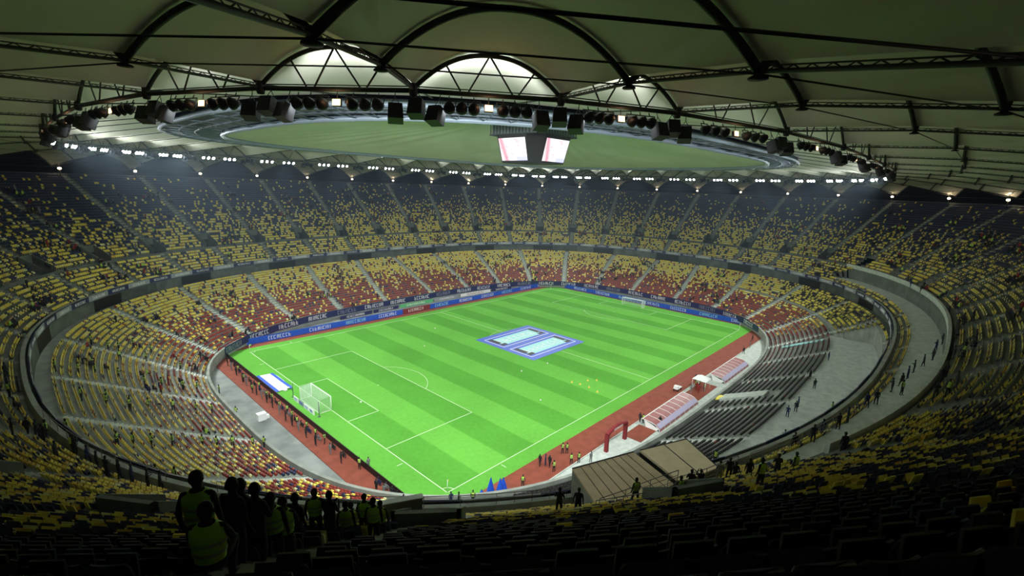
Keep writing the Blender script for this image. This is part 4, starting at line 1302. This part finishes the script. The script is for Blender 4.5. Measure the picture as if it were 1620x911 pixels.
PPL = {"stand_steward": [[-80.04, -1.06, 8.75], [-77.9, -1.83, 7.86], [-75.84, -0.12, 6.53], [-73.06, 0.53, 5.2], [-70.21, 1.77, 3.42], [-68.19, 1.83, 2.53], [-63.78, 14.91, 0.0], [-72.25, 11.88, 4.75], [-69.44, 12.24, 3.42], [-67.38, 13.17, 2.09], [-82.14, -0.42, 10.08], [-80.81, -15.16, 9.64], [-79.44, -14.59, 8.75], [-77.89, -14.1, 7.86], [-75.98, -13.86, 6.97], [-72.91, -12.66, 5.2], [-71.35, -12.43, 4.31], [-69.49, -11.79, 3.42], [-66.69, -10.32, 1.64], [-65.41, -10.5, 1.2], [-64.47, 4.13, 0.0], [-78.55, 25.62, 9.64], [-76.61, 25.53, 8.3], [-75.22, 25.9, 7.86], [-83.66, 10.29, 10.97], [-81.45, 11.41, 9.64], [-79.63, 12.22, 8.75], [-77.11, 12.4, 7.42], [-72.02, 24.02, 5.64], [-67.43, 23.23, 2.98], [-72.21, 11.61, 4.75], [-69.46, 12.2, 3.42], [-77.62, 0.03, 7.42], [-79.79, 0.43, 8.75], [-72.79, 29.02, 6.97], [-70.6, 27.63, 5.64], [-78.53, 26.01, 9.64], [-75.71, 21.66, 7.42], [-74.46, 10.33, 6.08]], "up_steward": [[-85.75, -19.66, 14.3], [-84.23, -13.14, 11.41], [-84.41, -24.21, 14.3], [-79.39, -25.79, 10.08], [-78.07, -25.73, 9.19], [-18.08, -72.95, 15.47], [-8.14, -65.68, 6.97], [-34.42, -59.0, 7.42]], "track_steward": [[-59.38, 11.9, 0.0], [-58.12, 12.19, 0.0], [-58.59, 7.33, 0.0], [-58.35, 5.75, 0.0], [-58.61, 1.84, 0.0], [-58.25, -0.29, 0.0], [-58.46, -2.75, 0.0], [-58.73, -5.27, 0.0], [-58.34, -7.73, 0.0], [-58.3, -10.62, 0.0], [-58.08, -12.96, 0.0], [-57.68, -22.06, 0.0], [-58.91, 17.84, 0.0], [-58.16, 22.96, 0.0], [-18.18, -42.14, 0.0], [-44.95, -39.73, 0.0], [-36.36, -41.01, 0.0], [-35.36, -41.57, 0.0], [-35.04, -38.51, 0.0], [-34.59, -38.94, 0.0], [-39.47, -40.44, 0.0], [-53.18, -39.4, 1.64]], "photographer": [[-57.6, 29.25, 0.0], [-57.83, 26.23, 0.0], [-57.99, 22.8, 0.0], [-58.16, 18.79, 0.0], [-58.27, 16.47, 0.0], [-58.19, 14.14, 0.0], [-58.33, 11.29, 0.0], [-58.26, 9.11, 0.0], [-58.21, 6.97, 0.0], [-58.25, 4.38, 0.0], [-58.33, 1.27, 0.0], [-58.47, -1.56, 0.0], [-58.44, -3.89, 0.0], [-58.41, -6.12, 0.0], [-58.41, -8.74, 0.0], [-58.36, -11.77, 0.0], [-57.96, -15.41, 0.0], [-57.9, -18.38, 0.0], [-57.72, -26.95, 0.0], [-57.61, -28.5, 0.0], [-57.52, -29.77, 0.0], [-57.56, -30.91, 0.0], [-58.38, -33.47, 1.2]], "track_dark": [[-39.7, -38.17, 0.0], [-39.15, -38.68, 0.0], [-38.93, -39.26, 0.0], [-33.94, -42.58, 0.0], [-16.82, -44.4, 0.0], [-55.14, -37.87, 1.64], [-54.53, -38.47, 1.64], [-56.84, -22.86, 0.0], [-18.16, -41.55, 0.0], [5.4, -41.04, 0.0], [43.59, -40.11, 0.0], [37.53, -41.38, 0.0], [31.28, -41.89, 0.0]], "up_dark": [[-87.1, -5.01, 14.3], [-86.13, -4.36, 12.3], [-86.81, -19.26, 14.89], [-85.95, -21.48, 14.89], [-84.28, -24.43, 14.3], [-83.73, -26.88, 14.3], [-83.32, -28.46, 14.3], [-83.01, -31.11, 14.89], [-82.32, -31.13, 14.3], [-81.87, -33.59, 14.89], [-81.18, -35.03, 14.89], [-80.45, -34.88, 14.3], [-85.46, -27.17, 15.47], [-22.12, -63.06, 6.97], [-39.61, -67.13, 14.89], [-38.0, -68.21, 15.47], [-31.14, -69.81, 15.47], [-25.23, -70.6, 15.47], [-23.49, -71.22, 15.47], [-17.79, -72.06, 15.47], [-14.94, -72.7, 15.47], [-11.22, -73.02, 15.47], [-7.73, -73.4, 15.47], [-3.68, -74.13, 15.47], [0.77, -74.91, 15.47], [6.79, -75.02, 15.47], [11.82, -75.58, 15.47], [43.01, -70.82, 18.39], [44.96, -71.04, 18.98], [49.23, -68.72, 18.39], [53.34, -67.87, 18.98], [21.12, -75.61, 18.39], [8.55, -76.84, 18.98], [-34.65, -68.4, 14.89], [-33.41, -69.39, 15.47]], "platform_dark": [[0.47, -61.81, 6.97], [-9.48, -61.73, 6.97], [-11.42, -61.85, 6.97], [18.25, -60.52, 6.97], [4.57, -60.33, 6.97], [-14.07, -61.44, 6.97]]}
for k, (x, y, z) in enumerate(sorted(PPL['stand_steward'], key=lambda p: (round(p[1] / 12), p[0]))):
    row = min(3, max(0, int((y + 22) / 13)))
    person(x, y, z, rng.uniform(0, 6.28) if k % 3 == 0 else toC(x, y) + PI * (k % 2), 'stand' if k % 2 else 'hold', 'dark', True,
           f'vested steward on {["the nearest", "the second", "the third", "the farthest"][row]} aisle of the lower left stand, {ordn(k)} of them', 'stewards on the aisles of the lower left stand', sc_=1.05)
for k, (x, y, z) in enumerate(PPL['track_steward']):
    person(x, y, z, toC(x, y) + rng.uniform(-.6, .6) + (PI if x < -55 else 0), 'stand' if k % 2 else 'hold', 'dark', True,
           f'steward in a yellow-green vest standing {"by the near goal line boards" if x < -55 else "on the near touchline track"}, {ordn(k)} of the line', 'trackside stewards')
for k, (x, y, z) in enumerate(PPL['photographer']):
    person(x - .15, y, z, rng.uniform(-.4, .4), 'crouch', ('dark', 'dark', 'navy', 'grey')[k % 4], False, f'crouching photographer in dark clothes behind the near goal line boards, {ordn(k)} from the far end', 'photographers behind the near goal line boards')
    person(x - .9, y - .8, z, rng.uniform(-.5, .5), 'cam' if k % 2 else 'stand', ('dark', 'grey', 'dark')[k % 3], False, f'standing person in dark clothes behind the near goal line boards, {ordn(k)} from the far end', 'onlookers behind the near goal line boards')
for k, (x, y, z) in enumerate(PPL['track_dark']):
    person(x, y, z, rng.uniform(0, 6.28), 'stand' if k % 2 else 'walk', ('dark', 'navy', 'dark', 'grey')[k % 4], False, f'dark-clad person {"on the grass by the near goal line" if x < -55.5 else "on the near touchline track"}, {ordn(k)} from the near corner', 'people in dark clothes by the near touchline')
for k, (x, y, z) in enumerate(PPL['up_steward']):
    person(x, y, z, toC(x, y) + PI * (k % 2), 'stand', 'dark', True, f'steward in a green vest {"at the upper tier edge, left side" if x < -70 else "on the walkway of the main stand"}, {ordn(k)} along', 'stewards on the upper tier edge', sc_=1.08)
for k, (x, y, z) in enumerate(PPL['up_dark']):
    person(x, y, z, toC(x, y) + rng.uniform(-.7, .7), ('stand', 'hold', 'walk')[k % 3], ('dark', 'navy', 'dark', 'dark')[k % 4], False, f'spectator in dark clothes standing {"at the left front of the upper tier" if x < -70 else "on the upper tier of the main stand"}, {ordn(k)} along', 'standing spectators on the upper tier')
for k, (x, y, z) in enumerate(PPL['platform_dark']):
    person(x, y, z, rng.uniform(0, 6.28), 'stand', 'navy' if k % 2 else 'dark', False, f'person in dark clothes on the pale terrace of the main stand, {ordn(k)} along', 'people on the pale terrace')
for k, (x, y, fit, vs) in enumerate(((1.6, -42.9, 'red', 0), (2.6, -42.2, 'red', 1), (3.6, -42.6, 'dark', 1), (.6, -43.6, 'red', 0), (2.2, -44.1, 'dark', 1), (-.6, -42.6, 'grey', 0))):
    person(x, y, .05, k * 1.1, 'stand' if k % 2 else 'hold', fit, bool(vs), f'{"vested" if vs else fit + "-clad"} person by the white tent between the dugouts, {ordn(k)} of the cluster', 'people by the white tent')
NEAR = [(-84.47, -67.34, 31.27, 'stand', 'dark', 1, 'large steward in pale green vest, back to camera, left end of the dark group'),
 (-84.60, -68.35, 31.30, 'crouch', 'dark', 1, 'person in a dull green vest sitting lowest at the left of the dark group'),
 (-83.92, -66.89, 30.68, 'stand', 'dark', 0, 'tall person in black just right of the large steward'),
 (-83.44, -66.36, 30.09, 'hold', 'dark', 0, 'person in black in the middle of the dark group'),
 (-83.05, -65.98, 29.6, 'stand', 'dark', 1, 'person with a dim green vest in the middle of the dark group'),
 (-82.64, -65.42, 29.0, 'hold', 'dark', 1, 'person with a dim green vest at the right of the dark group'),
 (-83.58, -66.05, 29.8, 'stand', 'dark', 0, 'person in black standing behind others in the dark group'),
 (-80.66, -62.3, 26.6, 'stand', 'dark', 1, 'full-length steward in green vest between the dark group and the concrete parapet'),
 (-79.55, -61.96, 25.6, 'stand', 'dark', 1, 'steward with a green vest and dark legs, second from the concrete parapet'),
 (-79.07, -61.37, 25.2, 'hold', 'dark', 1, 'steward half hidden between two others near the concrete parapet'),
 (-78.52, -61.28, 25.0, 'stand', 'dark', 1, 'steward with a yellow vest top near the concrete parapet'),
 (-77.90, -61.27, 24.8, 'stand', 'dark', 1, 'steward in the brightest yellow vest, highest beside the concrete parapet'),
 (-78.82, -62.41, 25.5, 'stand', 'dark', 1, 'steward in a dull green vest right against the concrete parapet'),
 (-80.41, -62.69, 26.5, 'hold', 'dark', 0, 'person in black beside the full-length steward'),
 (-81.79, -63.79, 27.75, 'stand', 'dark', 0, 'person in black left of the full-length steward'),
 (-61.44, -63.04, 18.39, 'walk', 'dark', 1, 'person in a yellow vest leaning in front of the plywood roofed shelter'),
 (-56.67, -65.14, 18.1, 'cam', 'dark', 0, 'tall dark figure at the rail behind the plywood roof, right of a pair'),
 (-58.09, -65.05, 18.39, 'hold', 'dark', 0, 'dark figure at the rail behind the plywood roof, left of a pair'),
 (-59.37, -64.93, 18.39, 'crouch', 'dark', 1, 'seated person in a green vest behind the plywood roof'),
 (-61.07, -69.54, 22.49, 'stand', 'dark', 1, 'large person in a green vest, back to the camera, right of the plywood roof'),
 (-53.62, -65.35, 17.23, 'stand', 'grey', 0, 'person with a pale cap and dark coat at the corner of the plywood roof'),
 (-52.67, -65.69, 17.23, 'hold', 'dark', 0, 'dark figure beside the person with a pale cap'),
 (-51.9, -65.9, 17.23, 'stand', 'dark', 0, 'dark figure farther right beside the person with a pale cap'),
 (-52.86, -67.0, 17.8, 'stand', 'dark', 0, 'dark figure standing lower right of the plywood roof corner'),
 (-65.56, -61.63, 18.98, 'stand', 'dark', 0, 'dark figure at the left end of the plywood roofed shelter'),
 (-66.32, -60.86, 18.98, 'hold', 'dark', 0, 'dark figure second from the left end of the plywood roofed shelter'),
 (-53.11, -69.67, 20.15, 'stand', 'dark', 1, 'person in a black coat with a yellow band above the walkway steps'),
 (-46.18, -71.28, 18.98, 'stand', 'dark', 0, 'dark figure leaning over the walkway of the main stand'),
 (-54.2, -68.9, 19.6, 'hold', 'dark', 0, 'dark bulky figure beside the walkway steps')]
for x, y, z, pose, fit, vs, lb in NEAR:
    zz = profile_z(x, y) or z
    person(x, y, zz, toC(x, y) + (.3 if vs else -.2), pose, fit, bool(vs), lb, None, True, 1.04)
# dense dark group behind the walkway wall of the main stand, and another at the left front of the upper tier
rg = random.Random(9)
for k in range(34):
    right = k < 22
    xx = rg.uniform(-30, 16) if right else -86.0
    t = inv_t(xx, -74.0 if right else rg.uniform(-26, 6), *upfam(.1)) if right else inv_t(-90, rg.uniform(-26, 8), *upfam(.05))
    kk = rg.choice((8, 8, 9, 9, 10)) if right else rg.choice((1, 2, 3, 4))
    x, y = sell(t, *upfam((kk + .25) / NR_U))
    person(float(x), float(y), Z0U + DZU * kk, toC(x, y) + rg.uniform(-.8, .8), ('stand', 'hold', 'crouch')[k % 3], 'dark', k % 11 == 5, f'{"vested steward" if k % 11 == 5 else "dark figure"} in the crowd {"behind the main stand walkway wall" if right else "at the left front of the upper tier"}, {ordn(k if right else k - 22)} of it', 'dark crowd behind the walkway wall' if right else 'dark crowd at the left front of the upper tier')
# spectators dotted through the stands
cnt = 0
SPN = 100
def on_low(t, k):
    x, y = sell(t, *lowfam((k + .25) / NR_L)); return float(x), float(y), Z0L + DZL * k
def on_up(t, k):
    x, y = sell(t, *upfam((k + .25) / NR_U)); return float(x), float(y), Z0U + DZU * k
r2_ = random.Random(21)
clus = []
while cnt < SPN:
    up_ = r2_.random() < .45
    t = r2_.uniform(0, 2 * PI); k = r2_.randrange(2, 26) if up_ else r2_.randrange(1, 21)
    for q in range(r2_.choice((1, 1, 2, 3, 4))):
        tt_ = t + q * .009; x, y, z = (on_up if up_ else on_low)(tt_, k)
        if (x - CAM.x) * fw.x + (y - CAM.y) * fw.y < 45: continue
        if up_ and (in_walk(x, y) and k < 8): continue
        if not up_ and y < -30 and x > -62: continue
        d = Vector((x, y, z)) - CAM; dd = d.dot(fw); sx2 = 810 + FPX * d.dot(rt2) / dd
        if not (0 < sx2 < 1620): continue
        person(x, y, z, toC(x, y), 'crouch' if r2_.random() < .6 else 'stand', r2_.choice(('dark', 'dark', 'navy', 'red', 'grey')), False,
               f'spectator in the {"upper" if up_ else "lower"} tier, {where(x, y)} side, {ordn(k)} row, {ordn(cnt)} one', f'scattered spectators, {"upper" if up_ else "lower"} tier, {where(x, y)} side')
        cnt += 1

# the rest of the thin crowd: far people too small and many to stand alone
b = MB(); k = 0
cb = [(.0, .42), (.20, .45), (.22, .60), (.19, .80), (.24, 1.02), (.12, 1.12), (.06, 1.15), (.10, 1.24), (.09, 1.34), (0, 1.38)]
r3 = random.Random(5); N_ = 0
while N_ < 1100:
    up_ = r3.random() < .62; t = r3.uniform(0, 2 * PI); k = r3.randrange(1, 34) if up_ else r3.randrange(1, 21)
    m_ = r3.choice((1, 1, 2, 2, 3, 5, 8))
    for q in range(m_):
        x, y, z = (on_up if up_ else on_low)(t + q * .0062, min(k + r3.choice((0, 0, 0, 1)), 36 if up_ else 20))
        if (x - CAM.x) * fw.x + (y - CAM.y) * fw.y < 55: continue
        if up_ and in_walk(x, y) and k < 8: continue
        if not up_ and y < -30 and x > -62: continue
        N_ += 1
        st = .45 if r3.random() < .2 else 0
        mi = r3.choice((0, 0, 0, 0, 1, 2, 3, 4))
        R_ = Matrix.Rotation(toC(x, y), 3, 'Z')
        b.lathe([(a, c + st) for a, c in cb[:6]], 7, mi, (x, y, z), R_, .65)
        b.lathe([(a, c + st) for a, c in cb[6:]], 7, 5, (x, y, z), R_)
        for s_ in (-1, 1):
            o_ = R_ @ Vector((0, s_ * .1, 0)); f_ = R_ @ Vector((.38 if not st else .03, s_ * .11, 0)); p0 = Vector((x, y, z))
            b.tube([p0 + o_ + Vector((0, 0, .5 + st)), p0 + f_ + Vector((0, 0, .48)), p0 + f_ + Vector((0, 0, .03))], (.09, .07, .05), 5, 0)
            b.tube([p0 + R_ @ Vector((0, s_ * .22, 1.02 + st)), p0 + R_ @ Vector((.08, s_ * .26, .75 + st)), p0 + R_ @ Vector((.28, s_ * .12, .66 + st))], (.055, .045, .03), 4, mi)
o = b.build('crowd', ['dark_cloth', 'blue_cloth', 'grey_cloth', 'red_cloth', 'vest', 'skin'])
tag(o, 'thin scattered crowd of small dark-clad people sitting among the far seats', 'crowd', kind='stuff')

# thin cold-night haze filling the bowl under the roof
HAZE = 0.00055
m = bpy.data.materials.new('night_haze'); m.use_nodes = True
nt = m.node_tree; nt.nodes.remove(nt.nodes['Principled BSDF'])
vs = nt.nodes.new('ShaderNodeVolumeScatter'); vs.inputs['Color'].default_value = (.62, .80, 1, 1); vs.inputs['Density'].default_value = HAZE; vs.inputs['Anisotropy'].default_value = .55
nt.links.new(vs.outputs[0], nt.nodes['Material Output'].inputs['Volume'])
b = MB(); b.box((0, 0, 27), (250, 216, 31.0)); o = b.build('haze', [m]); tag(o, 'thin bluish night haze lit by the floodlights above the stands', 'haze', kind='stuff')
